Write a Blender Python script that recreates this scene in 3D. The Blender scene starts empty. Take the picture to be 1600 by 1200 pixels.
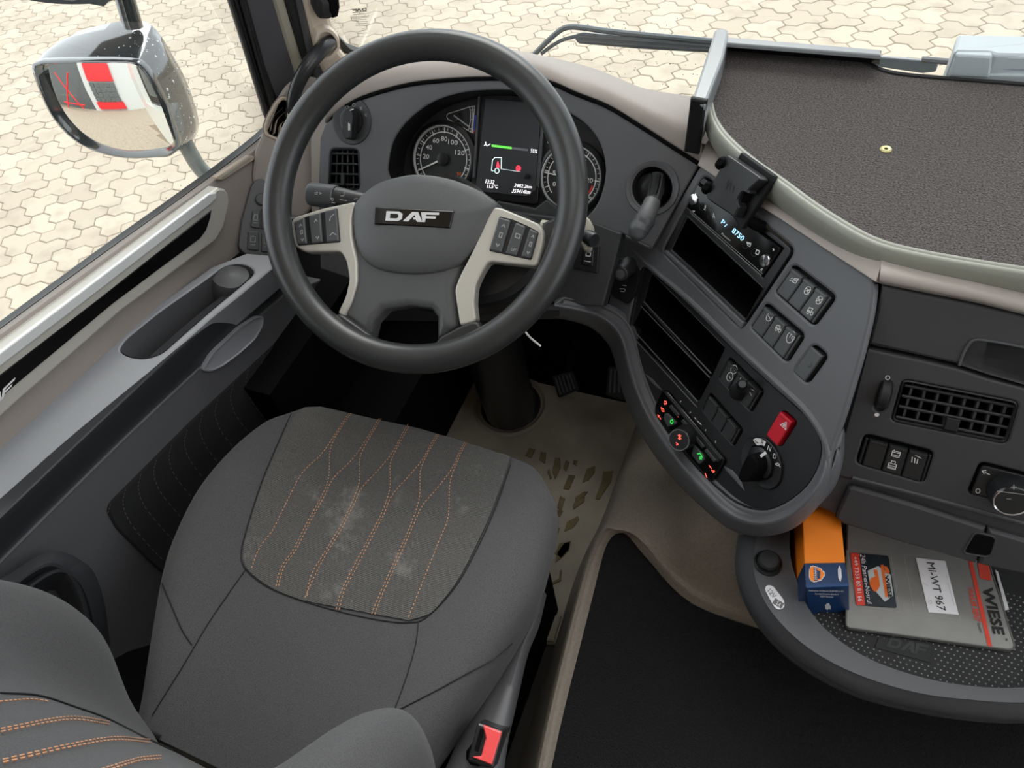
import bpy, bmesh, math, random
import numpy as np
from mathutils import Vector, Matrix
from mathutils.bvhtree import BVHTree
from mathutils.geometry import delaunay_2d_cdt

SC = bpy.context.scene
COL = SC.collection
random.seed(7)

# ---------------------------------------------------------------- camera, sky, lamps, exposure
FPX = 1109.0
def _unit(a): return a / np.linalg.norm(a)
CR = _unit(np.array([3200., 750., -FPX]))                       # world right (X) in camera axes
CF = np.array([759., -1600., FPX]); CF = _unit(CF - CR * (CF @ CR))   # world forward (Y)
CD = np.cross(CF, CR)                                           # world down
EYE = np.array([0., 0., 1.4])
def _cw(e): return Vector((CR @ e, CF @ e, -(CD @ e)))
_x, _y, _z = _cw(np.array([1., 0, 0])), _cw(np.array([0, -1., 0])), _cw(np.array([0, 0, -1.]))
cam = bpy.data.cameras.new('camera'); camo = bpy.data.objects.new('camera', cam); COL.objects.link(camo)
camo.matrix_world = Matrix(((_x[0], _y[0], _z[0], 0), (_x[1], _y[1], _z[1], 0), (_x[2], _y[2], _z[2], 1.4), (0, 0, 0, 1)))
cam.sensor_fit = 'HORIZONTAL'; cam.sensor_width = 36; cam.lens = FPX / 1600 * 36
cam.clip_start = .02; cam.clip_end = 200
SC.camera = camo

wd = bpy.data.worlds.new('sky'); SC.world = wd; wd.use_nodes = True
nt = wd.node_tree; nt.nodes.clear()
wo = nt.nodes.new('ShaderNodeOutputWorld'); wb = nt.nodes.new('ShaderNodeBackground')
tc = nt.nodes.new('ShaderNodeTexCoord'); sx = nt.nodes.new('ShaderNodeSeparateXYZ'); rp = nt.nodes.new('ShaderNodeValToRGB')
rp.color_ramp.elements[0].position = .0; rp.color_ramp.elements[0].color = (.76, .80, .84, 1)
rp.color_ramp.elements[1].position = .8; rp.color_ramp.elements[1].color = (.94, .98, 1.02, 1)
nt.links.new(tc.outputs['Generated'], sx.inputs[0]); nt.links.new(sx.outputs['Z'], rp.inputs[0])
nt.links.new(rp.outputs[0], wb.inputs[0]); nt.links.new(wb.outputs[0], wo.inputs[0])
wb.inputs[1].default_value = 1.0
sun = bpy.data.lights.new('veiled_sun', 'SUN'); sun.energy = 1.1; sun.angle = math.radians(40); sun.color = (1, .97, .92)
suno = bpy.data.objects.new('veiled_sun', sun); COL.objects.link(suno); suno.rotation_euler = (math.radians(-40), math.radians(-12), 0)

SC.view_settings.view_transform = 'Standard'; SC.view_settings.look = 'None'
SC.view_settings.gamma = 1; SC.view_settings.use_curve_mapping = False
SC.view_settings.exposure = 1.25

# ---------------------------------------------------------------- pixel rays
def ray(x, y):
    d = np.array([x - 800., y - 600., FPX]); return np.array([CR @ d, CF @ d, -(CD @ d)])
def proj(p):
    q = np.array(p) - EYE; q = CR * q[0] + CF * q[1] - CD * q[2]
    return 800 + FPX * q[0] / q[2], 600 + FPX * q[1] / q[2]
class Pl:
    """a plane in the cab: pixel points of the survey photo land on it, features are built on it"""
    def __init__(s, p, n, up=(0, 0, 1)):
        s.p = np.array(p, float); s.n = _unit(np.array(n, float))
        u = np.array(up, float)
        if abs(u @ s.n) > .97: u = np.array([0, 1., 0])
        s.ey = _unit(u - s.n * (u @ s.n)); s.ex = np.cross(s.ey, s.n)
    def sh(s, h):
        q = Pl.__new__(Pl); q.p = s.p + s.n * h; q.n, q.ex, q.ey = s.n, s.ex, s.ey; return q
    def at(s, x, y):
        r = ray(x, y); return EYE + r * (((s.p - EYE) @ s.n) / (r @ s.n))
    def lo(s, px):
        w = s.at(*px) - s.p; return (w @ s.ex, w @ s.ey)
    def los(s, pts): return [s.lo(p) for p in pts]
    def w(s, ab, h=0): return s.p + s.ex * ab[0] + s.ey * ab[1] + s.n * h
def hz(z): return Pl((0, 0, z), (0, 0, 1))
def vx(x): return Pl((x, 0, 0), (1, 0, 0))
def vy(y): return Pl((0, y, 0), (0, -1, 0))
def zz(ox, oy, s): return lambda *pts: [(ox + a / s, oy + b / s) for a, b in pts]
def bil(c, s, t):
    a = [np.array(q, float) for q in c]
    return tuple((a[0] * (1 - s) + a[1] * s) * (1 - t) + (a[3] * (1 - s) + a[2] * s) * t)

# ---------------------------------------------------------------- materials
def lin(c): return tuple(((v / 255) / 12.92 if v / 255 <= .04045 else ((v / 255 + .055) / 1.055) ** 2.4) for v in c) + (1,)
MATS = {}
def mat(name, c, rough=.5, metal=0, bump=0, bscale=400, var=0, vscale=20, spec=.5, emit=0, coat=0, bdist=.001):
    m = bpy.data.materials.new(name); m.use_nodes = True; n = m.node_tree; b = n.nodes['Principled BSDF']
    b.inputs['Base Color'].default_value = lin(c); b.inputs['Roughness'].default_value = rough
    b.inputs['Metallic'].default_value = metal; b.inputs['Specular IOR Level'].default_value = spec
    if coat: b.inputs['Coat Weight'].default_value = coat; b.inputs['Coat Roughness'].default_value = .06
    if emit: b.inputs['Emission Color'].default_value = lin(c); b.inputs['Emission Strength'].default_value = emit
    t = n.nodes.new('ShaderNodeTexCoord')
    if bump:
        x = n.nodes.new('ShaderNodeTexNoise'); x.inputs['Scale'].default_value = bscale; x.inputs['Detail'].default_value = 2
        u = n.nodes.new('ShaderNodeBump'); u.inputs['Strength'].default_value = bump; u.inputs['Distance'].default_value = bdist
        n.links.new(t.outputs['Object'], x.inputs['Vector']); n.links.new(x.outputs['Fac'], u.inputs['Height'])
        n.links.new(u.outputs['Normal'], b.inputs['Normal'])
    if var:
        x = n.nodes.new('ShaderNodeTexNoise'); x.inputs['Scale'].default_value = vscale; x.inputs['Detail'].default_value = 5
        r = n.nodes.new('ShaderNodeValToRGB')
        lo_ = tuple(v * (1 - var) for v in lin(c)[:3]) + (1,); hi_ = tuple(min(1, v * (1 + var)) for v in lin(c)[:3]) + (1,)
        r.color_ramp.elements[0].position = .3; r.color_ramp.elements[0].color = lo_
        r.color_ramp.elements[1].position = .7; r.color_ramp.elements[1].color = hi_
        n.links.new(t.outputs['Object'], x.inputs['Vector']); n.links.new(x.outputs['Fac'], r.inputs[0]); n.links.new(r.outputs[0], b.inputs['Base Color'])
    MATS[name] = m; return m

# ---------------------------------------------------------------- objects
def tag(o, label=None, cat=None, group=None, kind=None):
    if label: o['label'] = label
    if cat: o['category'] = cat
    if group: o['group'] = group
    if kind: o['kind'] = kind
    return o
BASE = {}
def thing(name, label, cat, loc, group=None, kind=None):
    o = bpy.data.objects.new(name, None); COL.objects.link(o); o.location = tuple(loc); o.empty_display_size = .02
    BASE[o.name] = np.array(loc, float); return tag(o, label, cat, group, kind)
def obj(name, vf, m, parent=None, smooth=True, ang=35, base=None, closed=True):
    v, f = vf
    if isinstance(vf, Flat): ang = 24
    b = np.array(base if base is not None else (BASE[parent.name] if parent else (0, 0, 0)), float)
    me = bpy.data.meshes.new(name)
    me.from_pydata([tuple(np.array(p, float) - b) for p in v], [], [tuple(q) for q in f]); me.validate()
    if closed:
        bm = bmesh.new(); bm.from_mesh(me); bmesh.ops.recalc_face_normals(bm, faces=bm.faces); bm.to_mesh(me); bm.free()
    if smooth:
        me.shade_smooth(); me.set_sharp_from_angle(angle=math.radians(ang))
    me.materials.append(MATS[m])
    o = bpy.data.objects.new(name, me); COL.objects.link(o)
    if smooth and closed:
        w = o.modifiers.new('even_normals', 'WEIGHTED_NORMAL'); w.keep_sharp = True; w.weight = 100
    if parent: o.parent = parent
    else: o.location = tuple(b)
    BASE[o.name] = b; return o
def join(*vfs):
    V, F = [], []
    for v, f in vfs:
        k = len(V); V += list(v); F += [tuple(i + k for i in q) for q in f]
    return V, F
# ---------------------------------------------------------------- polygons
def area(p): return .5 * sum(p[i][0] * p[(i + 1) % len(p)][1] - p[(i + 1) % len(p)][0] * p[i][1] for i in range(len(p)))
def ccw(p): return list(p) if area(p) > 0 else list(p)[::-1]
def off(p, d):
    """inset a counter-clockwise polygon by d"""
    n = len(p); out = []
    for i in range(n):
        a, b, c = np.array(p[i - 1]), np.array(p[i]), np.array(p[(i + 1) % n])
        u, w = b - a, c - b
        u = u / (np.linalg.norm(u) + 1e-12); w = w / (np.linalg.norm(w) + 1e-12)
        n1, n2 = np.array([-u[1], u[0]]), np.array([-w[1], w[0]])
        k = n1 + n2; q = k @ k
        k = k * (2 / max(q, .9)) * .5 if q > 1e-6 else n1
        k = (n1 + n2) / max(1 + n1 @ n2, .45)
        out.append(tuple(b + k * d))
    for _ in range(4):                                  # corners tighter than the inset close up to a point
        bad = [i for i in range(n) if np.dot(np.subtract(out[(i + 1) % n], out[i]), np.subtract(p[(i + 1) % n], p[i])) < -1e-16]
        if not bad: break
        done = set(); runs = []
        for i in bad:
            if i in done: continue
            a = i
            while (a - 1) % n in bad and (a - 1) % n != i: a = (a - 1) % n
            r = [a]; done.add(a)
            while (r[-1] + 1) % n in bad and (r[-1] + 1) % n not in done: r.append((r[-1] + 1) % n); done.add(r[-1])
            runs.append(r)
        for r in runs:
            ids = r + [(r[-1] + 1) % n]; m = tuple(np.mean([out[q] for q in ids], 0))
            for q in ids: out[q] = m
    return out
def inside(p, poly):
    c = False; n = len(poly)
    for i in range(n):
        (x1, y1), (x2, y2) = poly[i], poly[i - 1]
        if (y1 > p[1]) != (y2 > p[1]) and p[0] < (x2 - x1) * (p[1] - y1) / (y2 - y1) + x1: c = not c
    return c
def rnd(p, r, k=4):
    """round the corners of a local polygon"""
    p = ccw(p); n = len(p); out = []
    for i in range(n):
        a, b, c = np.array(p[i - 1]), np.array(p[i]), np.array(p[(i + 1) % n])
        u, w = a - b, c - b; lu, lw = np.linalg.norm(u), np.linalg.norm(w)
        d = min(r, lu * .48, lw * .48); A, B = b + u / lu * d, b + w / lw * d
        for j in range(k + 1):
            t = j / k; out.append(tuple(A * (1 - t) ** 2 + 2 * b * t * (1 - t) + B * t * t))
    return out
def crv(pts, n=8, closed=False):
    """catmull-rom through points of any dimension"""
    P = [np.array(p, float) for p in pts]; m = len(P); out = []
    for i in range(m if closed else m - 1):
        if closed: a, b, c, d = P[i - 1], P[i], P[(i + 1) % m], P[(i + 2) % m]
        else: a, b, c, d = P[max(i - 1, 0)], P[i], P[i + 1], P[min(i + 2, m - 1)]
        if not closed and i == 0: a = 2 * b - c
        if not closed and i == m - 2: d = 2 * c - b
        for j in range(n):
            t = j / n
            out.append(.5 * (2 * b + (c - a) * t + (2 * a - 5 * b + 4 * c - d) * t * t + (3 * b - a - 3 * c + d) * t ** 3))
    if not closed: out.append(P[-1])
    return [tuple(q) for q in out]
def rings(pl, loops, cap0=True, cap1=True):
    """loops = [(local outline, height)...] joined by quads"""
    V, F = [], []; n = len(loops[0][0])
    for o, h in loops: V += [pl.w(q, h) for q in o]
    for k in range(len(loops) - 1):
        for i in range(n):
            j = (i + 1) % n; F.append((k * n + i, k * n + j, (k + 1) * n + j, (k + 1) * n + i))
    if cap0: F.append(tuple(range(n))[::-1])
    if cap1: F.append(tuple(range((len(loops) - 1) * n, len(loops) * n)))
    return V, F
class Flat(tuple): pass
def solid(pl, o, h0, h1, bev=.001, inset=None):
    o = ccw(o); b = bev
    return Flat(rings(pl, [(o, h0), (o, h1 - b), (off(o, b * .3), h1 - b * .45), (off(o, b), h1)]))
def well(pl, o, h, depth, taper=.0):
    o = ccw(o); return rings(pl, [(o, h), (off(o, taper), h - depth)], cap0=False)
def plate(pl, outer, holes, h, th, bev=.0015):
    """flat panel with holes, rolled edges outside and around every hole"""
    outer = ccw(outer); holes = [ccw(q) for q in holes]
    io = off(outer, bev); ih = [off(q, -bev) for q in holes]
    P, E = [], []
    for o in [io] + ih:
        k = len(P); P += [Vector(map(float, q)) for q in o]; E += [(k + i, k + (i + 1) % len(o)) for i in range(len(o))]
    r = delaunay_2d_cdt(P, E, [], 1, 1e-7); pv = [tuple(q) for q in r[0]]; F = []
    for t in r[2]:
        c = np.mean([pv[q] for q in t], 0)
        if inside(c, io) and not any(inside(c, q) for q in ih): F.append(tuple(t))
    V = [pl.w(q, h) for q in pv]
    parts = [(V, F), rings(pl, [(outer, h - th), (outer, h - bev), (off(outer, bev * .3), h - bev * .3), (io, h)], False, False)]
    for q, i in zip(holes, ih):
        parts.append(rings(pl, [(i, h), (off(q, -bev * .3), h - bev * .3), (q, h - bev), (q, h - th)], False, False))
    return Flat(join(*parts))
def circ(c, r, n=32, ry=None): return [(c[0] + r * math.cos(2 * math.pi * i / n), c[1] + (ry or r) * math.sin(2 * math.pi * i / n)) for i in range(n)]
def lathe(pl, c, prof, n=32):
    """turned shape standing on a plane: prof = [(radius, height)...]"""
    return rings(pl, [(circ(c, max(r, 1e-5), n), h) for r, h in prof])
def loft(curves, nu=8, nv=6):
    """skin over curves with the same number of points"""
    rows = [crv(c, nu) for c in curves]
    cols = [crv([r[i] for r in rows], nv) for i in range(len(rows[0]))]
    nr, nc = len(cols[0]), len(cols); V = [cols[j][i] for i in range(nr) for j in range(nc)]
    F = [(i * nc + j, i * nc + j + 1, (i + 1) * nc + j + 1, (i + 1) * nc + j) for i in range(nr - 1) for j in range(nc - 1)]
    return V, F
def thick(vf, d):
    """give an open skin a back at offset vector d and close its rim"""
    V, F = vf; n = len(V); d = np.array(d, float)
    V2 = [np.array(v) for v in V] + [np.array(v) + d for v in V]
    F2 = list(F) + [tuple(i + n for i in f)[::-1] for f in F]
    cnt = {}
    for f in F:
        for i in range(len(f)):
            e = (f[i], f[(i + 1) % len(f)]); cnt[tuple(sorted(e))] = cnt.get(tuple(sorted(e)), 0) + 1
    for f in F:
        for i in range(len(f)):
            a, b = f[i], f[(i + 1) % len(f)]
            if cnt[tuple(sorted((a, b)))] == 1: F2.append((b, a, a + n, b + n))
    return V2, F2
def tube(path, r, sides=10, n=6, smooth=True, cap=True):
    P = [np.array(p) for p in (crv(path, n) if smooth and len(path) > 2 else path)]
    rr = r if hasattr(r, '__len__') else [r] * len(P)
    if hasattr(r, '__len__') and len(r) != len(P): rr = np.interp(np.linspace(0, 1, len(P)), np.linspace(0, 1, len(r)), r)
    V, F = [], []; u = None
    for i, p in enumerate(P):
        t = P[min(i + 1, len(P) - 1)] - P[max(i - 1, 0)]; t = _unit(t)
        if u is None:
            u = np.cross(t, [0, 0, 1.]); u = u if np.linalg.norm(u) > .05 else np.cross(t, [1., 0, 0])
        u = _unit(u - t * (u @ t)); w = np.cross(t, u)
        for k in range(sides):
            a = 2 * math.pi * k / sides; V.append(p + (u * math.cos(a) + w * math.sin(a)) * rr[i])
    for i in range(len(P) - 1):
        for k in range(sides):
            j = (k + 1) % sides; F.append((i * sides + k, i * sides + j, (i + 1) * sides + j, (i + 1) * sides + k))
    if cap: F.append(tuple(range(sides))[::-1]); F.append(tuple(range((len(P) - 1) * sides, len(P) * sides)))
    return V, F
def strokes(pl, lines, w, h=.0004):
    """printed line work: lines in pixels on a plane, w metres wide"""
    V, F = [], []
    for L in lines:
        P = [np.array(pl.lo(p)) for p in L]
        for i in range(len(P) - 1):
            a, b = P[i], P[i + 1]; t = b - a; l = np.linalg.norm(t)
            if l < 1e-7: continue
            t = t / l; nn = np.array([-t[1], t[0]]) * w / 2; a = a - t * w * .3; b = b + t * w * .3; k = len(V)
            V += [pl.w(a - nn, h), pl.w(b - nn, h), pl.w(b + nn, h), pl.w(a + nn, h)]; F.append((k, k + 1, k + 2, k + 3))
    return V, F
def dome(pl, outline, prof):
    """outline shrunk about its centroid, prof = [(scale, height)...]"""
    o = ccw(outline); c = np.mean(np.array(o), 0)
    return rings(pl, [([tuple(c + (np.array(q) - c) * s) for q in o], h) for s, h in prof])
_txt = {}
def text_vf(s, bold=0.0, shear=0.0):
    k = (s, bold, shear)
    if k not in _txt:
        c = bpy.data.curves.new('t', 'FONT'); c.body = s; c.offset = bold; c.shear = shear; c.resolution_u = 2
        o = bpy.data.objects.new('t', c); COL.objects.link(o)
        dg = bpy.context.evaluated_depsgraph_get(); me = bpy.data.meshes.new_from_object(o.evaluated_get(dg))
        V = np.array([tuple(v.co) for v in me.vertices])[:, :2]; F = [tuple(p.vertices) for p in me.polygons]
        bpy.data.objects.remove(o); bpy.data.curves.remove(c); bpy.data.meshes.remove(me)
        V = (V - V.min(0)) / (V.max(0) - V.min(0)); _txt[k] = (V, F)
    return _txt[k]
def text(name, s, pl, quad, m, parent, bold=0.0, shear=0.0, h=.0005):
    """lettering filling a pixel quad: bottom-left, bottom-right, top-right, top-left in reading direction"""
    V, F = text_vf(s, bold, shear)
    return obj(name, ([pl.w(pl.lo(bil(quad, a, b)), h) for a, b in V], F), m, parent, smooth=False, closed=False)
def glyph(name, polys, pl, quad, m, parent, h=.0005, th=0):
    """filled unit-square polygons mapped into a pixel quad"""
    V, F = [], []
    for P in polys:
        lp = ccw([pl.lo(bil(quad, a, b)) for a, b in P]); k = len(V)
        if th:
            v, f = rings(pl, [(lp, h), (lp, h + th)]); V += v; F += [tuple(i + k for i in q) for q in f]
        else: V += [pl.w(q, h) for q in lp]; F.append(tuple(range(k, k + len(lp))))
    return obj(name, (V, F), m, parent, smooth=False, closed=bool(th))
def bvh(*vfs):
    v, f = join(*vfs); return BVHTree.FromPolygons([tuple(p) for p in v], f)
def cast(t, px):
    r = ray(*px); h = t.ray_cast(Vector(EYE), Vector(r).normalized())
    return (np.array(h[0]), np.array(h[1])) if h[0] else (None, None)
def drape(t, pts, lift=.001, n=6):
    """a pixel curve laid onto a skin"""
    out = []
    for p in (crv(pts, n) if n else pts):
        a, b = cast(t, p)
        if a is not None: out.append(a + (b if b @ (EYE - a) > 0 else -b) * lift)
    return out
LOGO = [  # wide block letters D A F with the notched A
    [(0, 0), (0, 1), (.24, 1), (.31, .78), (.31, .22), (.24, 0), (.075, 0), (.075, .26), (.2, .26), (.235, .36), (.235, .64), (.2, .74), (.075, .74), (.075, 0)],
    [(.33, 0), (.49, 1), (.60, 1), (.70, 0), (.60, 0), (.575, .22), (.52, .22), (.52, .44), (.56, .44), (.545, .72), (.43, 0)],
    [(.66, 1), (1, 1), (1, .76), (.76, .76), (.755, .60), (.95, .60), (.945, .38), (.755, .38), (.755, 0), (.70, 0)]]
# ---------------------------------------------------------------- palette
mat('dash_grey', (94, 95, 98), .45, bump=.14, bscale=900)
mat('dash_dark', (62, 63, 65), .5, bump=.3, bscale=900)
mat('panel_black', (33, 33, 35), .42, bump=.2, bscale=900)
mat('satin_black', (32, 33, 34), .35, bump=.1, bscale=700)
mat('gloss_black', (14, 14, 15), .12)
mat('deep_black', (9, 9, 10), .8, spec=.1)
mat('rubber', (26, 27, 28), .55, bump=.2, bscale=500)
mat('wheel_skin', (52, 53, 53), .27, bump=.16, bscale=1300, bdist=.001)
mat('hub_skin', (90, 91, 92), .36, bump=.3, bscale=1000, bdist=.001)
mat('silver_trim', (204, 200, 190), .3, metal=.2)
mat('bright_trim', (232, 234, 232), .22, metal=.15)
mat('taupe', (160, 151, 144), .55, bump=.2, bscale=800)
mat('taupe_light', (196, 180, 164), .6, bump=.3, bscale=800)
mat('beige_pillar', (226, 212, 194), .6, bump=.15, bscale=500)
mat('beige_dull', (168, 164, 148), .6)
mat('pillar_grey', (82, 82, 86), .5)
mat('arm_plastic', (150, 152, 156), .3, bump=.2, bscale=900)  # base colour lightened to carry the sky sheen on the armrest
mat('door_plastic', (92, 92, 94), .45, bump=.25, bscale=900)
mat('door_dark', (50, 51, 54), .42)
mat('button', (78, 80, 82), .38)
mat('button_dark', (50, 51, 52), .42, bump=.15, bscale=800)
mat('chrome', (225, 226, 228), .12, metal=1)
mat('shelf_rim', (140, 141, 130), .38)
mat('badge_letter', (236, 238, 240), .25, metal=.3)
mat('shelf_black', (20, 20, 21), .55, spec=.3)
mat('shelf_carpet', (86, 80, 78), .95, bump=1, bscale=420, var=.65, vscale=420, bdist=.006)
mat('rail_sky_sheen', (138, 142, 144), .22)  # pale grey stands for sky reflected in black gloss plastic
mat('carpet_black', (21, 20, 22), 1, bump=1, bscale=420, var=.4, vscale=300, bdist=.004)
mat('floor_mat', (162, 154, 139), .85, bump=.4, bscale=500, var=.22, vscale=9)
mat('tread', (118, 106, 76), .85, var=.2, vscale=30)
mat('tunnel', (144, 134, 122), .7, bump=.6, bscale=420, var=.1, vscale=200, bdist=.002)
mat('floor_dark', (46, 43, 36), .8, var=.4, vscale=14)
mat('glove_grey', (61, 61, 63), .5, bump=.25, bscale=900)
mat('tray_grey', (76, 77, 80), .42, bump=.25, bscale=900)
mat('tray_rubber', (28, 28, 29), .6)
mat('white_print', (235, 235, 232), .5)
mat('grey_print', (170, 172, 172), .5)
mat('red_print', (255, 96, 80), .5, emit=.5)
mat('green_print', (40, 190, 70), .5, emit=.5)
mat('screen_red', (255, 50, 70), .5, emit=1)
mat('screen_green', (90, 200, 70), .5, emit=.7)
mat('screen_grey', (100, 100, 106), .5, emit=.2)
mat('screen_text', (240, 236, 240), .5, emit=.8)
mat('screen_cyan', (205, 228, 226), .5, emit=.6)
mat('radio_blue', (150, 205, 250), .5, emit=.8)
mat('screen', (66, 68, 72), .3)
mat('gauge_face', (38, 39, 40), .5)
mat('gauge_ring', (190, 192, 192), .3, metal=.1)
mat('gauge_dark', (24, 24, 25), .35)
mat('blue_mark', (40, 80, 220), .5)
mat('red_mark', (220, 50, 50), .5)
mat('hazard_red', (205, 30, 48), .3)
mat('buckle_red', (238, 84, 84), .35)
mat('orange', (246, 132, 14), .5)
mat('box_blue', (12, 60, 112), .4)
mat('box_navy', (22, 52, 92), .4)
mat('folder', (152, 151, 147), .3, metal=.35, var=.12, vscale=14)
mat('folder_line', (104, 103, 100), .4)
mat('paper', (236, 235, 238), .6)
mat('ink', (26, 24, 24), .5)
mat('logo_red', (222, 66, 44), .5)
mat('logo_orange', (236, 112, 40), .5)
mat('card_dark', (38, 46, 52), .35, var=.5, vscale=40)
mat('card_pale', (196, 206, 206), .35)
mat('brass', (206, 198, 140), .35, metal=.4)
mat('mirror_black', (54, 58, 60), .1, coat=1, spec=1)
mat('wet_grey', (120, 126, 124), .12, coat=.4)
mat('mirror_glass', (238, 236, 232), .015, metal=1)
mat('wiper_sheen_grey', (86, 92, 96), .25)  # wiper colour lightened to grey to take in its reflections
mat('pale_plastic', (186, 196, 200), .4)
mat('dark_tube', (48, 49, 51), .25)
mat('red_paint', (214, 34, 40), .4)
mat('wall_paint', (196, 200, 198), .6)
mat('window_dark', (88, 92, 92), .25)
mat('cab_paint', (226, 228, 222), .25)
mat('asphalt_joint', (132, 118, 100), .9)
mat('plant_green', (150, 150, 120), .8, var=.4, vscale=3)
def stone_mat():
    m = mat('paver', (174, 161, 143), .75, bump=.3, bscale=90, bdist=.002); n = m.node_tree; b = n.nodes['Principled BSDF']
    oi = n.nodes.new('ShaderNodeNewGeometry'); r = n.nodes.new('ShaderNodeValToRGB')
    x = n.nodes.new('ShaderNodeTexNoise'); x.inputs['Scale'].default_value = 7; x.inputs['Detail'].default_value = 6
    t = n.nodes.new('ShaderNodeTexCoord'); mx = n.nodes.new('ShaderNodeMix'); mx.data_type = 'RGBA'; mx.blend_type = 'MULTIPLY'
    mx.inputs[0].default_value = 1
    r.color_ramp.elements[0].color = lin((160, 148, 131)); r.color_ramp.elements[1].color = lin((175, 163, 145))
    r2 = n.nodes.new('ShaderNodeValToRGB'); r2.color_ramp.elements[0].position = .28; r2.color_ramp.elements[0].color = (.82, .81, .80, 1)
    r2.color_ramp.elements[1].position = .5; r2.color_ramp.elements[1].color = (1, 1, 1, 1)
    oi2 = n.nodes.new('ShaderNodeObjectInfo')
    n.links.new(oi2.outputs['Random'], r.inputs[0]); n.links.new(oi.outputs['Position'], x.inputs['Vector']); n.links.new(x.outputs['Fac'], r2.inputs[0])
    n.links.new(r.outputs[0], mx.inputs[6]); n.links.new(r2.outputs[0], mx.inputs[7]); n.links.new(mx.outputs[2], b.inputs['Base Color'])
stone_mat()
def fabric_mat(name, c1, c2, ribs, rough=.95, sheen=.08):
    """woven seat cloth: fine ribs plus melange and a little dust"""
    m = mat(name, c1, rough); n = m.node_tree; b = n.nodes['Principled BSDF']; b.inputs['Sheen Weight'].default_value = sheen
    t = n.nodes.new('ShaderNodeTexCoord')
    x = n.nodes.new('ShaderNodeTexNoise'); x.inputs['Scale'].default_value = 900; x.inputs['Detail'].default_value = 2
    r = n.nodes.new('ShaderNodeValToRGB'); r.color_ramp.elements[0].position = .35; r.color_ramp.elements[0].color = lin(c1); r.color_ramp.elements[1].position = .65; r.color_ramp.elements[1].color = lin(c2)
    u = n.nodes.new('ShaderNodeBump'); u.inputs['Strength'].default_value = .5; u.inputs['Distance'].default_value = .001
    n.links.new(t.outputs['Object'], x.inputs['Vector']); n.links.new(x.outputs['Fac'], r.inputs[0])
    n.links.new(u.outputs['Normal'], b.inputs['Normal'])
    out = r.outputs[0]
    if ribs:
        w = n.nodes.new('ShaderNodeTexWave'); w.bands_direction = 'Y'; w.inputs['Scale'].default_value = ribs; w.inputs['Distortion'].default_value = 1.5; w.inputs['Detail Scale'].default_value = 8
        n.links.new(t.outputs['Object'], w.inputs['Vector']); n.links.new(w.outputs['Fac'], u.inputs['Height'])
        mm = n.nodes.new('ShaderNodeMix'); mm.data_type = 'RGBA'; mm.blend_type = 'MULTIPLY'; mm.inputs[0].default_value = .5
        n.links.new(out, mm.inputs[6]); n.links.new(w.outputs['Color'], mm.inputs[7]); out = mm.outputs[2]
        d = n.nodes.new('ShaderNodeTexNoise'); d.inputs['Scale'].default_value = 9; d.inputs['Detail'].default_value = 8; d.inputs['Roughness'].default_value = .75
        dr = n.nodes.new('ShaderNodeValToRGB'); dr.color_ramp.elements[0].position = .56; dr.color_ramp.elements[0].color = (0, 0, 0, 1); dr.color_ramp.elements[1].position = .8; dr.color_ramp.elements[1].color = (.5, .5, .5, 1)
        n.links.new(t.outputs['Object'], d.inputs['Vector']); n.links.new(d.outputs['Fac'], dr.inputs[0])
        m2 = n.nodes.new('ShaderNodeMix'); m2.data_type = 'RGBA'; m2.inputs[7].default_value = lin((176, 172, 166))
        n.links.new(dr.outputs[0], m2.inputs[0]); n.links.new(out, m2.inputs[6]); out = m2.outputs[2]
    else: n.links.new(x.outputs['Fac'], u.inputs['Height'])
    n.links.new(out, b.inputs['Base Color'])
fabric_mat('cloth', (62, 61, 62), (78, 77, 78), 0)
fabric_mat('ribbed_cloth', (74, 73, 71), (106, 104, 101), 130)
fabric_mat('door_cloth', (16, 16, 18), (24, 24, 26), 0)
mat('seam', (22, 22, 23), .8)
mat('stitch', (196, 142, 106), .7)
mat('stitch_dim', (110, 92, 84), .7)
def glass_mat():
    m = bpy.data.materials.new('clear_glass'); m.use_nodes = True; n = m.node_tree; n.nodes.clear()
    o = n.nodes.new('ShaderNodeOutputMaterial'); a = n.nodes.new('ShaderNodeBsdfTransparent'); g = n.nodes.new('ShaderNodeBsdfGlossy')
    g.inputs['Roughness'].default_value = .02; a.inputs[0].default_value = (.97, .985, .98, 1); x = n.nodes.new('ShaderNodeMixShader'); f = n.nodes.new('ShaderNodeFresnel'); f.inputs[0].default_value = 1.3
    n.links.new(f.outputs[0], x.inputs[0]); n.links.new(a.outputs[0], x.inputs[1]); n.links.new(g.outputs[0], x.inputs[2]); n.links.new(x.outputs[0], o.inputs[0])
    MATS['clear_glass'] = m
glass_mat()
mat('drop_grey', (128, 118, 102), .1, spec=.8)
mat('droplet', (225, 230, 232), .05, metal=.3)
# ---------------------------------------------------------------- yard outside
GZ = -1.35
GP = hz(GZ)
def box_vf(x0, x1, y0, y1, z0, z1):
    V = [(x, y, z) for z in (z0, z1) for y in (y0, y1) for x in (x0, x1)]
    return V, [(0, 2, 3, 1), (4, 5, 7, 6), (0, 1, 5, 4), (2, 6, 7, 3), (0, 4, 6, 2), (1, 3, 7, 5)]
ground = obj('ground', box_vf(-16, 7, -17, 10, GZ - .1, GZ - .006), 'asphalt_joint', base=(0, 0, GZ)); tag(ground, kind='structure')
zs = zz(0, 300, 8)
def gp(x, y): return GP.at(*zs((x, y))[0])[:2]
S1 = [gp(*q) for q in [(245, 185), (275, 105), (410, 55), (500, 75), (640, 25), (735, 48), (710, 122), (568, 185), (540, 258), (395, 310), (300, 290), (328, 212)]]
va = (S1[8] - S1[0] + S1[7] - S1[1] + S1[6] - S1[2]) / 3; vb = gp(310, 755) - S1[0]
S1[8], S1[7], S1[6] = S1[0] + va, S1[1] + va, S1[2] + va
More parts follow.
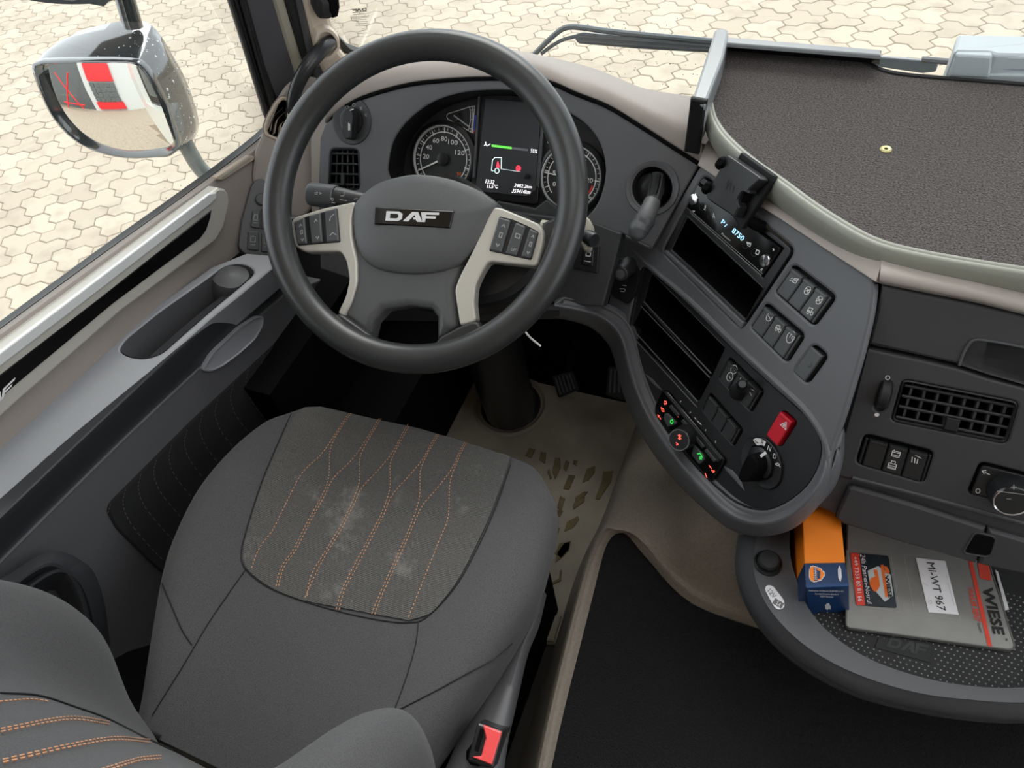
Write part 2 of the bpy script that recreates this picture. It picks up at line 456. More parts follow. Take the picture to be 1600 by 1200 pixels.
l1 = gp(365, 390)
S2 = [S1[9], S1[0] + va, S1[11] + va, S1[10] + va, S1[9] + va, l1 + va, S1[5] + vb - va, S1[4] + vb - va, S1[3] + vb - va, S1[2] + vb - va, S1[5] + vb - 2 * va, l1]
WIN = [[(0, 0), (357, 0), (410, 170), (397, 220), (180, 376), (0, 512)],
       [(515, 0), (1600, 0), (1600, 130), (1375, 92), (1130, 55), (1080, 150), (960, 122), (834, 88), (690, 58), (545, 95)]]
cells = []
B2 = np.array([va, vb]).T; Bi = np.linalg.inv(B2)
for i in range(-90, 90):
    for j in range(-60, 60):
        for k, S in enumerate((S1, S2)):
            c = np.mean(S, 0) + i * va + j * vb
            if not (-15 < c[0] < 5.5 and -14 < c[1] < 8.5): continue
            if -1.0 < c[0] < 1.2 and c[1] < 1.0 and c[1] > -6: continue
            q = np.array([c[0], c[1], GZ]) - EYE; vis = 0
            if CR[2] * q[0] + CF[2] * q[1] - CD[2] * q[2] > .3:
                p = proj((c[0], c[1], GZ)); d = np.linalg.norm(q)
                if any(inside(p, w) for w in WIN): vis = 1 / d ** 2 * abs(q[2]) / d
            cells.append((vis, k, tuple(c), c - np.mean(S, 0)))
cells.sort(key=lambda q: -q[0])
class _XY: pass
GX = Pl((0, 0, GZ), (0, 0, 1)); GX.ex = np.array([1., 0, 0]); GX.ey = np.array([0, 1., 0])
smesh = []
for S in (S1, S2):
    c = np.mean(S, 0); o = ccw([tuple(p - c) for p in S]); o = off(o, .0028); GX.p = np.array([0, 0, 0.])
    v, f = rings(GX, [(o, -.03), (o, -.004), (off(o, .004), 0)], cap0=False)
    me = bpy.data.meshes.new('paving_stone'); me.from_pydata([tuple(p) for p in v], [], f); me.materials.append(MATS['paver']); smesh.append((me, v, f))
rest_v, rest_f = [], []
for n, (vis, k, c, d) in enumerate(cells):
    me, v, f = smesh[k]
    if n < 300 and vis > 0:
        o = bpy.data.objects.new('paving_stone', me); COL.objects.link(o); o.parent = ground
        o.location = (c[0], c[1], random.uniform(-.0015, .0015)); o.rotation_euler = (random.uniform(-.004, .004), random.uniform(-.004, .004), 0)
    else:
        b = len(rest_v); dz = random.uniform(-.0015, .0015); rest_v += [(p[0] + c[0], p[1] + c[1], p[2] + GZ + dz) for p in v]; rest_f += [tuple(i + b for i in q) for q in f]
tag(obj('outlying_paving', (rest_v, rest_f), 'paver', ground, smooth=False, closed=False), kind='stuff')

# hall, seen only in the door mirror
hall = thing('hall', 'grey hall with red bands seen in the wet door mirror', 'building', (-7, -13, GZ))
def hb(n, x0, x1, z0, z1, m, y=-12.4, d=.25): return obj(n, box_vf(x0, x1, y - d, y, GZ + z0, GZ + z1), m, hall)
obj('wall', box_vf(-6.0, 2.5, -13.5, -12.65, GZ, GZ + 6), 'wall_paint', hall); obj('shed_wall', box_vf(-16, -6.0, -13.9, -13.2, GZ, GZ + 6), 'window_dark', hall)
HX0, HX1 = -5.3, -2.3
hb('red_band', HX0, HX1, 3.1, 5.0, 'red_paint'); hb('red_band', HX0 - .1, HX1 + .1, .2, .95, 'red_paint')
for i in range(5):
    for j in range(4):
        w = (HX1 - HX0) / 5; hb('window_pane', HX0 + i * w + .04, HX0 + (i + 1) * w - .04, 1.02 + j * .5, 1.44 + j * .5, 'window_dark')
obj('red_pipe_frame', join(tube([(-9.4, -11.5, GZ + .1), (-7, -11.4, GZ + 3.6)], .09), tube([(-7.2, -11.5, GZ + .2), (-9, -11.4, GZ + 3.4)], .09), tube([(-9.6, -11.5, GZ + .6), (-6.8, -11.5, GZ + .6)], .09)), 'red_paint', hall)

# ---------------------------------------------------------------- cab shell
def st(n, vf, m, **k): return tag(obj(n, vf, m, **k), kind='structure')
st('floor', box_vf(-.98, 1.1, -.8, 1.25, -.06, -.004), 'floor_dark')
st('wall_back', box_vf(-1.02, 1.12, -.86, -.80, 0, 2.0), 'taupe')
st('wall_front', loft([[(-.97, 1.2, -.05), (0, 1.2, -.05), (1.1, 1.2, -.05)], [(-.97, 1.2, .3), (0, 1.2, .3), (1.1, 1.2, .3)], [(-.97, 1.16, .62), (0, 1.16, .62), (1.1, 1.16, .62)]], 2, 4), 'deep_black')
st('wall_left', join(box_vf(-1.06, -1.0, -.86, 1.15, -.55, .60), box_vf(-1.06, -1.0, -.86, -.35, .60, 2.0)), 'cab_paint')
st('wall_right', join(box_vf(1.1, 1.16, -.86, 1.25, -.55, .72), box_vf(1.1, 1.16, -.86, -.3, .72, 2.0)), 'taupe')
st('ceiling', join(box_vf(-1.06, 1.16, -.86, .15, 2.0, 2.05), box_vf(-1.06, -.42, .15, .9, 2.0, 2.05), box_vf(.42, 1.16, .15, .9, 2.0, 2.05), box_vf(-.42, .42, .7, .9, 2.0, 2.05)), 'beige_pillar')  # unseen roof, its hatch opening placed and sized for the cabin light
st('window_1', thick(([(-.985, -.35, .70), (-.985, 1.12, .62), (-.985, 1.12, 1.8), (-.985, -.35, 1.8)], [(0, 1, 2, 3)]), (-.004, 0, 0)), 'clear_glass', smooth=False)
WSP = Pl((0, 1.165, .78), (0, -.985, -.17))
_w = [WSP.at(*p) for p in ((500, 110), (1700, 150))]
st('window_2', thick(([(-.98, 1.19, .66), (1.08, 1.19, .66), (1.0, 1.0, 1.85), (-.88, 1.0, 1.85)], [(0, 1, 2, 3)]), (0, .005, 0)), 'clear_glass', smooth=False)

# ---------------------------------------------------------------- driver door
door = st('door_1', box_vf(-.995, -.975, -.35, .98, -.3, .62), 'door_dark')
def dp(n, vf, m, **k): return obj(n, vf, m, door, **k)
X = vx
def on(x, pts): return [X(x).at(*p) for p in pts]
c0 = [(-80, 572), (0, 513), (160, 396), (260, 325), (345, 263), (395, 224), (414, 207)]
c0i = [(-80, 592), (0, 532), (160, 414), (264, 338), (352, 276), (402, 238), (424, 216)]
c3 = [(-80, 770), (0, 703), (90, 622), (184, 536), (270, 470), (335, 425), (380, 390)]
dp('window_seal', thick(loft([on(-.992, [(p[0] - 3, p[1] - 9) for p in c0]), on(-.972, [(p[0], p[1] - 3) for p in c0]), on(-.955, c0)], 6, 2), (0, 0, -.02)), 'rubber')
c0m = [(-80, 582), (0, 522), (160, 405), (262, 331), (349, 269), (399, 231), (420, 212)]
dp('upper_panel', thick(loft([on(-.957, c0), on(-.944, c0m), on(-.936, c0i), on(-.932, [bil([a, b, b, a], .5, 0) for a, b in zip(c0i, c3)]), on(-.93, c3)], 6, 4), (-.02, 0, -.01)), 'taupe')
PT = X(-.928)
z6 = zz(0, 250, 3.2)
trim_o = z6((-260, 1115), (0, 922), (300, 700), (1060, 133)) + z6((1095, 140), (1112, 165), (1118, 200), (1108, 260), (1090, 330), (1050, 400), (1005, 432), (579, 746), (74, 1181), (-260, 1475))
dp('trim_strip', solid(PT, PT.los(trim_o), -.008, .014, .004), 'silver_trim')
PT2 = X(-.9135)
blk = z6((-260, 1300), (0, 1075), (500, 690), (1056, 250), (1050, 290), (1030, 350), (1000, 392), (560, 720), (60, 1138), (-260, 1420))
dp('inlay', solid(PT2, PT2.los(blk), -.004, .0012, .001), 'gloss_black')
brt = z6((-260, 1150), (0, 958), (300, 733), (1040, 168), (1078, 160), (1082, 190), (1050, 222), (300, 800), (0, 1030), (-260, 1228))
dp('bright_strip', solid(PT2, PT2.los(brt), -.002, .0022, .002), 'bright_trim')
_lq = z6((-126, 1330), (62, 1145), (76, 1085), (-112, 1262))
glyph('lettering', LOGO, PT2.sh(.0014), [_lq[0], _lq[1], _lq[2], _lq[3]], 'white_print', door)
PS = X(-.933)
z1 = zz(0, 0, 3.2)
dp('defroster_slit', join(solid(PS, rnd(PS.los(z1((1070, 885), (1240, 775), (1268, 782), (1262, 800), (1110, 898), (1078, 898))), .004), -.004, .0045, .002)), 'taupe_light')
dp('slit_opening', solid(PS, rnd(PS.los(z1((1092, 885), (1235, 790), (1250, 792), (1110, 888))), .003), .003, .0052, .0005), 'beige_dull')
# armrest
c4 = [(-80, 880), (0, 806), (130, 682), (265, 556), (330, 498), (380, 458), (440, 408)]
PC = Pl(X(-.93).at(184, 536), np.cross(X(-.93).at(0, 703) - X(-.93).at(184, 536), X(-.855).at(265, 556) - X(-.93).at(184, 536)))
if PC.n[2] < 0: PC = Pl(PC.p, -PC.n)
pocket = PC.los([(186, 548), (196, 532), (250, 488), (330, 432), (352, 414), (382, 412), (400, 424), (380, 443), (330, 484), (275, 532), (252, 553), (225, 561), (200, 557)])
dp('armrest_top', plate(PC, PC.los([(a - 5, b - 8) for a, b in c3[:6]] + [(352, 408), (385, 395), (420, 398), (440, 408)] + c4[::-1][1:]), [rnd(pocket, .02, 3)], 0, .06, .004), 'arm_plastic')
dp('pocket', well(PC, rnd(pocket, .02, 3), 0, .055, .012), 'door_plastic')
_s = PC.sh(-.04)
dp('loudspeaker', lathe(_s, _s.lo((364, 452)), [(.036, -.02), (.036, .02), (.030, .034), (.016, .04), (.001, .041)], 28), 'door_plastic')
c5 = [(-80, 960), (6, 872), (100, 778), (200, 680), (312, 575), (385, 510), (450, 455)]
dp('armrest_face', thick(loft([on(-.855, c4), on(-.8535, [bil([a, b, b, a], .12, 0) for a, b in zip(c4, c5)]), on(-.859, [bil([a, b, b, a], .5, 0) for a, b in zip(c4, c5)]), on(-.864, [bil([a, b, b, a], .8, 0) for a, b in zip(c4, c5)]), on(-.8635, [bil([a, b, b, a], .95, 0) for a, b in zip(c4, c5)]), on(-.862, c5)], 6, 3), (-.03, 0, 0)), 'door_dark')
PE = X(-.862)
dp('armrest_highlight', tube(on(-.862, c5[:5]), .0022, 8), 'door_plastic')  # lighter tube drawn as the highlight along the armrest face
pe = [(6, 872), (100, 778), (200, 680), (310, 577), (360, 533), (395, 502), (450, 455), (520, 430), (524, 560), (524, 700), (330, 980), (200, 1020), (60, 1100), (-80, 1150), (-80, 960)]
dp('lower_panel', solid(PE, PE.los(pe), -.05, 0, .003), 'door_plastic')
_p = PE.sh(.001)
grip = [(312, 578), (330, 550), (370, 512), (398, 494), (410, 493), (409, 508), (398, 528), (372, 552), (345, 572), (328, 580)]
dp('grip_recess', dome(_p, rnd(_p.los(grip), .008, 3), [(1.0, -.004), (1.0, .004), (.95, .0045), (.88, .002), (.6, .0012), (.1, .001)]), 'arm_plastic')
fab = [(169, 786), (300, 655), (462, 506), (518, 455), (521, 640), (420, 830), (262, 900), (240, 885), (180, 826), (166, 800)]
dp('fabric_panel', solid(PE, rnd(PE.los(fab), .012, 3), -.01, .004, .003), 'door_cloth')
_f = PE.sh(.0042)
st_l = []
for i in range(13):
    x0, y0 = 172 + i * 24, 788 - i * 23.3
    pts = crv([(x0, y0), (x0 - 4, y0 + 22), (x0 + 6, y0 + 50), (x0 + 34, y0 + 85), (x0 + 60, y0 + 112)], 8)
    pts = [p for p in pts if inside(p, fab)]
    st_l += [pts[k:k + 2] for k in range(0, len(pts) - 1, 2)]
dp('stitching', strokes(_f, st_l, .0011), 'stitch_dim', smooth=False, closed=False)
PLW = X(-.858)
dp('bottle_holder', thick(loft([on(-.83, [(-80, 930), (0, 905), (60, 868), (95, 862), (130, 880), (150, 930), (160, 1000)]), on(-.80, [(-80, 960), (0, 930), (55, 893), (85, 885), (112, 905), (130, 950), (140, 1010)]), on(-.85, [(-80, 1000), (0, 955), (50, 920), (75, 915), (95, 935), (108, 975), (115, 1030)])], 6, 5), (0, 0, -.02)), 'door_dark')
# switch panel on the door
PW = Pl(X(-.915).at(392, 350), (.72, -.32, .6))
wp = [(392, 290), (400, 280), (430, 278), (438, 402), (384, 399), (372, 386), (377, 345)]
sw = thing('window_switch_panel', 'dark grey switch panel at front end of the door armrest', 'switch panel', PW.at(400, 340))
obj('bezel', solid(PW, rnd(PW.los(wp), .006), -.02, .003, .002), 'door_plastic', sw)
P2 = PW.sh(.003)
obj('mirror_dial', lathe(P2, P2.lo((408, 312)), [(.011, 0), (.011, .004), (.009, .006), (.001, .006)], 20), 'button', sw)
for q in ([(394, 330), (406, 328), (406, 358), (391, 355)], [(408, 326), (424, 326), (424, 358), (408, 358)], [(387, 362), (404, 362), (404, 392), (386, 390)], [(408, 364), (424, 364), (424, 394), (408, 394)]):
    b = obj('button', solid(P2, rnd(P2.los(q), .003), 0, .004, .0015), 'button', sw); P3 = P2.sh(.0042)
    obj('symbol', strokes(P3, [[bil(q, .3, .25), bil(q, .7, .25), bil(q, .7, .55), bil(q, .3, .55), bil(q, .3, .25)], [bil(q, .3, .7), bil(q, .7, .7)]], .0009), 'grey_print', b, smooth=False, closed=False)

# ---------------------------------------------------------------- front pillar
PI = Pl((-.95, .925, .75), (.72, -.68, -.05))
zp = zz(340, 0, 7.273)
pil = thing('trim_1', None, None, PI.at(440, 60), kind='structure')
def ps(n, pts, m, h0=-.03, h1=0, b=.004): return obj(n, solid(PI, PI.los(zp(*pts)), h0, h1, b), m, pil)
ps('rubber_seal', [(-20, -400), (120, 0), (325, 640), (548, 1370), (640, 1320), (440, 700), (245, 0), (130, -400)], 'rubber', -.03, .004, .008)
ps('rubber_lip', [(135, -400), (240, 0), (435, 700), (630, 1360), (720, 1250), (500, 650), (325, 0), (215, -400)], 'rubber', -.03, .008, .006)
ps('window_channel', [(215, -400), (325, 0), (500, 650), (720, 1500), (950, 1000), (840, 720), (625, 0), (500, -400)], 'pillar_grey', -.03, .0, .002)
ps('pale_channel', [(495, -400), (615, 0), (838, 735), (950, 1100), (1040, 900), (900, 480), (762, 0), (645, -400)], 'beige_dull', -.03, .004, .006)
ps('black_seal', [(640, -400), (752, 0), (940, 620), (1060, 950), (1100, 900), (872, 0), (760, -400)], 'rubber', -.03, .008, .005)
ps('grey_strip', [(755, -400), (868, 0), (975, 500), (1090, 900), (1220, 1100), (1230, 900), (1085, 470), (968, 0), (850, -400)], 'pillar_grey', -.03, .01, .006)
PJ = PI.sh(.014)
pl_o = zp((840, -400), (960, 0), (1075, 480), (1110, 650), (1200, 840), (1290, 850), (1700, 760), (1640, 720), (1560, 700), (1490, 690), (1400, 580), (1395, 500), (1375, 400), (1310, 280), (1270, 140), (1240, 0), (1150, -400))
obj('pillar_cover', solid(PJ, PJ.los(pl_o), -.05, 0, .008), 'beige_pillar', pil)
obj('frit_edge', solid(PJ, PJ.los(zp((1225, -20), (1290, 230), (1385, 480), (1500, 690), (1640, 740), (1720, 800), (1780, 720), (1560, 640), (1400, 470), (1310, 240), (1260, -20))), -.055, -.03, .001), 'rubber', pil)

st('footwell_shade', join(box_vf(-.845, -.665, .50, 1.19, 0, .25), box_vf(-.965, -.80, .50, 1.19, 0, .45)), 'deep_black')  # black blocks added to stand for the shadow left in the footwell
st('toe_board_shade', thick(loft([[(-.97, .955, -.01), (-.6, .955, -.01), (-.2, .955, -.01)], [(-.97, .985, .05), (-.6, .985, .05), (-.2, .985, .05)], [(-.97, 1.15, .5), (-.6, 1.15, .5), (-.2, 1.15, .5)]], 3, 4), (0, .03, 0)), 'deep_black')  # toe board coloured black to stand for the shade under the dash
# rain on the panes
dv, df = [], []
for i in range(260):
    if i < 130: p = (random.uniform(255, 400), random.uniform(60, 330)); w = Pl((-.984, 0, 0), (1, 0, 0))
    else: p = (random.uniform(840, 1090), random.uniform(10, 140)); w = Pl((0, 1.17, .78), (0, -.985, -.17))
    if not any(inside(p, q) for q in WIN): continue
    a = w.at(*p); r = random.uniform(.0004, .0011); k = len(dv)
    dv += [a + w.ex * r * math.cos(t * 1.05) + w.ey * r * 1.3 * math.sin(t * 1.05) for t in range(6)] + [a + w.n * r * .5]; df += [(k + t, k + (t + 1) % 6, k + 6) for t in range(6)]
tag(obj('rain_drops', (dv, df), 'drop_grey', closed=False, ang=180), 'fine rain drops scattered on the side window and windscreen', 'rain drops', kind='stuff')
# ---------------------------------------------------------------- dashboard body
CLU = Pl((-.46, .9, .73), (0, -.8, .6))
CON = Pl((.1, .68, .772), (-.606, -.626, .491))
PAS = Pl((.1, .68, .772), (0, -.9, .43))
z2 = zz(400, 0, 3.2); z3 = zz(800, 0, 4); zc = zz(860, 230, 4); zb = zz(960, 400, 4); zk = zz(960, 560, 4); zpz = zz(1260, 420, 4); zt = zz(1200, 660, 4)
dash = thing('dashboard', 'charcoal dashboard with taupe cowl curving round the driver', 'dashboard', (-.3, .95, .6))
def dd(n, vf, m, **k): return obj(n, vf, m, dash, **k)
# panel round the instruments
CLP = CLU.sh(-.03)
well_o = CLU.los(crv(z2((672, 880), (668, 800), (690, 705), (750, 615), (850, 532), (960, 482), (1100, 455), (1290, 452), (1480, 480)) + z3((330, 690), (420, 745), (510, 830), (560, 930), (582, 1040), (578, 1120), (560, 1200), (520, 1290), (440, 1370)) + [(880, 352), (840, 352), (790, 335), (720, 325), (640, 305)], 3, closed=True))
vent_o = rnd(CLU.los(z2((372, 742), (515, 745), (520, 950), (360, 945))), .012)
dish_o = CLU.los([(1019 + 31 * math.cos(t) , 294 + 33 * math.sin(t)) for t in [i * math.pi / 16 for i in range(32)]])
clu_px = [(508, 194), (540, 166), (575, 148), (637, 131), (697, 124), (756, 121), (810, 122), (857, 127), (900, 145), (950, 165), (1000, 195), (1050, 227), (1094, 256), (1056, 322), (1019, 388), (970, 364), (955, 420), (940, 482), (870, 480), (700, 470), (560, 440), (500, 420), (497, 300), (500, 215)]
dd('cluster_panel', plate(CLU, CLU.los(clu_px), [well_o, vent_o, dish_o], 0, .03, .003), 'dash_grey')
dd('cluster_recess', well(CLU, well_o, 0, .06, .006), 'gauge_dark')
dd('lever_recess', rings(CLU, [(ccw(dish_o), -.002), (off(ccw(dish_o), .003), -.012), (off(ccw(dish_o), .005), -.06)], cap0=False), 'satin_black')
dd('lever_ring', rings(CLU, [(circ(CLU.lo((1019, 294)), r, 40), h) for r, h in ((.0415, .0), (.040, .003), (.0345, .001), (.034, -.004))], False, False), 'dash_grey')
KNE = CLU.sh(.004)
dd('knee_panel', solid(KNE, KNE.los([(800, 330), (925, 346), (972, 364), (958, 420), (942, 480), (870, 476), (700, 470)]), -.03, 0, .003), 'dash_dark')
dd('lower_lip', thick(loft([[KNE.at(*p) for p in [(560, 455), (700, 470), (800, 473), (874, 474)]], [KNE.sh(.02).at(*p) for p in [(560, 470), (700, 482), (800, 484), (874, 485)]], [KNE.sh(-.02).at(*p) for p in [(560, 500), (700, 502), (800, 500), (874, 498)]]], 5, 4), (0, .02, 0)), 'dash_dark')
# cowl between instruments and windscreen
inn = [(508, 186), (540, 160), (575, 143), (637, 126), (697, 119), (756, 116), (810, 117), (857, 122), (900, 140), (950, 160), (1000, 190), (1050, 222), (1097, 250)]
inn_b = [(508, 194), (540, 166), (575, 150), (637, 133), (697, 126), (756, 123), (810, 124), (857, 129), (900, 147), (950, 167), (1000, 197), (1050, 229), (1094, 257)]
outp = [(528, 112), (545, 98), (560, 90), (620, 77), (680, 72), (740, 72), (790, 76), (834, 85), (880, 94), (925, 106), (962, 120), (1010, 139), (1085, 152)]
A0 = [CLU.sh(-.012).at(*p) for p in inn_b]; A1 = [CLU.sh(.004).at(*p) for p in inn]
MID = [np.array(a) * .62 + np.array(hz(.80).at(*b)) * .38 + np.array([0, 0, .012]) for a, b in zip(A1, outp)]
for i in range(len(MID)): MID[i][2] = max(MID[i][2], A1[i][2] + .008) if i < 11 else MID[i][2]
OUT = [hz(.785).at(*p) for p in outp]
dd('cowl', thick(loft([A0, A1, MID, OUT, [o + np.array([0, .05, -.05]) for o in OUT]], 4, 6), (0, .02, -.03)), 'taupe')
dd('cowl_groove', tube([CLU.sh(.0005).at(*p) for p in inn_b[1:]], .0032, 8), 'deep_black')
# cowl carrying on towards the passenger below the shelf
s_in = [(1090, 258), (1140, 292), (1215, 340), (1300, 396), (1368, 440)]
s_out = [(1095, 225), (1150, 268), (1215, 312), (1300, 362), (1372, 405)]
dd('cowl_side', thick(loft([[CON.sh(-.004).at(*p) for p in s_in], [CON.sh(.006).at(*(np.array(p) + (2, -4))) for p in s_in], [CON.sh(-.004).at(*p) + np.array([.01, .02, -.0]) for p in s_out], [CON.sh(-.03).at(*p) + np.array([.04, .06, .0]) for p in s_out]], 6, 4), (.02, .02, -.02)), 'taupe')
p_in = [(1374, 443), (1440, 456), (1520, 472), (1600, 492), (1700, 515), (2150, 612)]
dd('cowl_passenger', thick(loft([[PAS.sh(-.002).at(*p) for p in p_in], [PAS.sh(.008).at(*(np.array(p) + (0, -5))) for p in p_in], [PAS.sh(.004).at(*(np.array(p) + (2, -22))) for p in p_in], [PAS.sh(-.02).at(*(np.array(p) + (3, -45))) for p in p_in]], 6, 4), (0, .03, -.01)), 'taupe')
dd('dash_top', thick(loft([[(-.2, 1.02, .70), (.1, .9, .74), (.6, .9, .74), (1.08, .9, .74)], [(-.2, 1.08, .73), (.1, 1.08, .73), (.6, 1.08, .73), (1.08, 1.08, .73)], [(-.2, 1.15, .68), (.1, 1.15, .68), (.6, 1.15, .68), (1.08, 1.15, .68)]], 3, 3), (0, 0, -.03)), 'taupe')
# console turned towards the driver
con_px = [(1096, 254), (1140, 287), (1215, 336), (1300, 393), (1368, 438), (1362, 490), (1345, 560), (1318, 650), (1300, 700), (1288, 745), (1258, 790), (1228, 815), (1190, 828), (1140, 818), (1090, 775), (1040, 715), (1005, 655), (985, 600), (976, 550), (968, 515), (948, 487), (970, 364), (1019, 388)]
rad_o = rnd(CON.los(zc((955, 172), (1530, 640), (1195, 1140), (698, 650))), .012)
ins_px = crv([(1003, 418), (1030, 436), (1080, 482), (1150, 552), (1215, 612), (1262, 655), (1281, 690), (1278, 725), (1258, 760), (1225, 786), (1190, 797), (1150, 786), (1108, 752), (1058, 697), (1020, 642), (999, 600), (986, 555), (982, 515), (990, 470)], 3, closed=True)
ins_o = CON.los(ins_px)
def swq(z, *p): return z(*p)
BANK_A = zb((1120, 50), (1385, 255), (1250, 440), (1000, 220)); BANK_B = zb((950, 290), (1190, 495), (1080, 668), (848, 440)); SW_C = zb((1248, 548), (1335, 625), (1208, 800), (1120, 720))
holes = [rad_o, ins_o] + [rnd(CON.los(q), .008) for q in (BANK_A, BANK_B, SW_C)]
dd('console_panel', plate(CON, rnd(CON.los(con_px), .012, 3), holes, 0, .008, .004), 'dash_grey')
for q in (BANK_A, BANK_B, SW_C): dd('switch_recess', well(CON, rnd(CON.los(q), .008), -.001, .012, .0), 'satin_black')
INS = CON.sh(-.009)
SL1 = zb((235, 100), (692, 568), (602, 765), (185, 285)); SL2 = zb((178, 305), (600, 770), (520, 915), (95, 480))
BANK_D = zb((722, 628), (938, 845), (858, 980), (648, 762)); BANK_E = zb((600, 850), (806, 1085), (748, 1192), (545, 962)); SW_H = zk((1058, 318), (1145, 395), (1042, 556), (965, 475)); CLI = zk((325, 185), (695, 620), (602, 775), (255, 315))
ih = [rnd(INS.los(q), .006, 3) for q in (SL1, SL2, BANK_D, BANK_E, SW_H)]
dd('console_inset', plate(INS, off(ccw(ins_o), -.001), ih, 0, .02, .0015), 'panel_black')
dd('inset_wall', rings(CON, [(ccw(ins_o), -.001), (ccw(ins_o), -.02)], False, False), 'satin_black')
for q, d in ((SL1, .07), (SL2, .07)): dd('storage_slot', well(INS, rnd(INS.los(q), .006, 3), -.001, d, .004), 'deep_black')
for q in (BANK_D, BANK_E, SW_H): dd('switch_recess', well(INS, rnd(INS.los(q), .006, 3), -.001, .012, 0), 'satin_black')
_q = INS.sh(.0006)
dd('slot_edging', join(tube([_q.at(*p) for p in zb((183, 285), (605, 735))], .0011, 6, smooth=False), tube([_q.at(*p) for p in zb((165, 312), (595, 760))], .0009, 6, smooth=False), tube([_q.at(*p) for p in zb((125, 470), (520, 910))], .0011, 6, smooth=False), tube([_q.at(*p) for p in zb((95, 485), (515, 945))], .0009, 6, smooth=False), tube([_q.at(*p) for p in zb((235, 105), (688, 565))], .0007, 6, smooth=False)), 'dash_grey')
dd('scoop', dome(_q, _q.los(zk((190, 95), (240, 130), (300, 200), (262, 180), (215, 130))), [(1, 0), (.8, .0008), (.2, .001)]), 'dash_grey')
dd('scoop', (dome(_q, _q.los(zk((680, 670), (740, 700), (790, 760), (815, 830), (770, 780), (700, 705))), [(1, 0), (.8, .0008), (.2, .001)])), 'dash_grey')
# rolled rim under the inset and the console flank
rim_a = [(866, 471), (905, 478), (938, 487), (964, 503), (979, 526), (990, 565), (1003, 610), (1024, 654), (1061, 706), (1110, 762), (1150, 797), (1190, 808), (1228, 797), (1262, 768), (1281, 738), (1289, 712)]
rim_b = [(866, 484), (903, 490), (930, 499), (951, 515), (966, 538), (974, 575), (990, 622), (1012, 668), (1048, 722), (1098, 780), (1142, 815), (1190, 826), (1236, 812), (1275, 775), (1291, 740), (1293, 711)]
rim_c = [(866, 496), (898, 503), (922, 512), (941, 527), (956, 550), (972, 610), (990, 655), (1018, 705), (1055, 752), (1100, 795), (1142, 828), (1190, 838), (1240, 826), (1284, 785), (1299, 746), (1297, 712)]
WX = [0, .05, .3, .65, .9]
def mx(h, p, i):
    w = WX[i] if i < 5 else 1; n = len(rim_a); h = h * (.55 if i == n - 2 else 0.0 if i == n - 1 else 1); return KNE.sh(h + .006).at(*p) * (1 - w) + CON.sh(h).at(*p) * w
dd('console_rim', thick(loft([[mx(.002, p, i) for i, p in enumerate(rim_a)], [mx(.012, np.array(p) * .5 + np.array(q) * .5, i) for i, (p, q) in enumerate(zip(rim_a, rim_b))], [mx(.004, p, i) for i, p in enumerate(rim_b)], [mx(-.03, p, i) for i, p in enumerate(rim_c)], [mx(-.10, p, i) + np.array([0, .03, .01]) for i, p in enumerate(rim_c)]], 5, 4), (.01, .02, .0)), 'dash_grey')
rid_a = [(990, 382), (1012, 405), (1080, 462), (1150, 528), (1215, 588), (1265, 636), (1292, 680), (1300, 715), (1296, 745)]
rid_b = [(985, 396), (1008, 416), (1072, 472), (1142, 540), (1208, 602), (1258, 650), (1284, 690), (1288, 722), (1284, 748)]
dd('console_ridge', tube([CON.sh(-.002).at(*(np.array(a) * .5 + np.array(b) * .5)) for a, b in zip(rid_a, rid_b)], [.002, .0055, .0055, .0055, .0055, .0055, .005, .004, .002], 10), 'dash_grey')
gz_ = [(1373, 436), (1366, 490), (1349, 560), (1322, 650), (1302, 705), (1290, 750), (1262, 795)]
dd('seam_gap', thick(loft([[CON.sh(-.003).at(*(np.array(p) - (4, 0))) for p in gz_], [PAS.sh(-.025).at(*(np.array(p) + (14, 2))) for p in gz_]], 4, 2), (.0, .02, -.0)), 'deep_black')
# passenger side
drw_px = [(1379, 446), (1440, 459), (1520, 475), (1600, 494), (1700, 516), (2150, 613), (2150, 738), (1700, 626), (1545, 588), (1500, 571), (1440, 557), (1356, 538)]
dd('drawer_front', solid(PAS, PAS.los(drw_px), -.03, 0, .004), 'glove_grey')
_d = PAS.sh(.0)
grip_px = [(1499, 570), (1504, 556), (1512, 540), (1522, 532), (1540, 530), (1600, 540), (1700, 560), (1700, 630), (1545, 585)]
dd('drawer_handle_recess', dome(PAS.sh(-.001), PAS.los(grip_px), [(1, 0.001), (.985, .0016), (.96, .0006)]), 'dash_dark')
dd('drawer_handle_edge', tube([PAS.sh(.001).at(*p) for p in [(1499, 571), (1504, 556), (1512, 541), (1524, 531), (1560, 535), (1610, 545)]], .0016, 8), 'button')
fas_px = [(1352, 544), (1440, 563), (1500, 577), (1545, 592), (1700, 632), (2150, 744), (2150, 985), (1700, 855), (1600, 822), (1500, 790), (1400, 765), (1326, 748), (1300, 742), (1318, 680), (1338, 600)]
VENT_F = zpz((602, 690), (1330, 832), (1250, 1096), (528, 952)); BANK_F = zt((605, 70), (1038, 182), (975, 380), (548, 255)); BANK_G = zt((1325, 245), (1850, 380), (1800, 570), (1245, 445))
WHL = zpz((500, 700), (530, 712), (522, 780), (490, 880), (455, 895), (425, 880), (440, 800), (470, 720))
fh = [rnd(PAS.los(VENT_F), .008), rnd(PAS.los(BANK_F), .008), rnd(PAS.los(BANK_G), .008), rnd(PAS.los(WHL), .006)]
dd('fascia_panel', plate(PAS, PAS.los(fas_px), fh, 0, .03, .003), 'glove_grey')
dd('switch_recess', well(PAS, fh[1], -.001, .012), 'satin_black'); dd('switch_recess', well(PAS, fh[2], -.001, .012), 'satin_black')
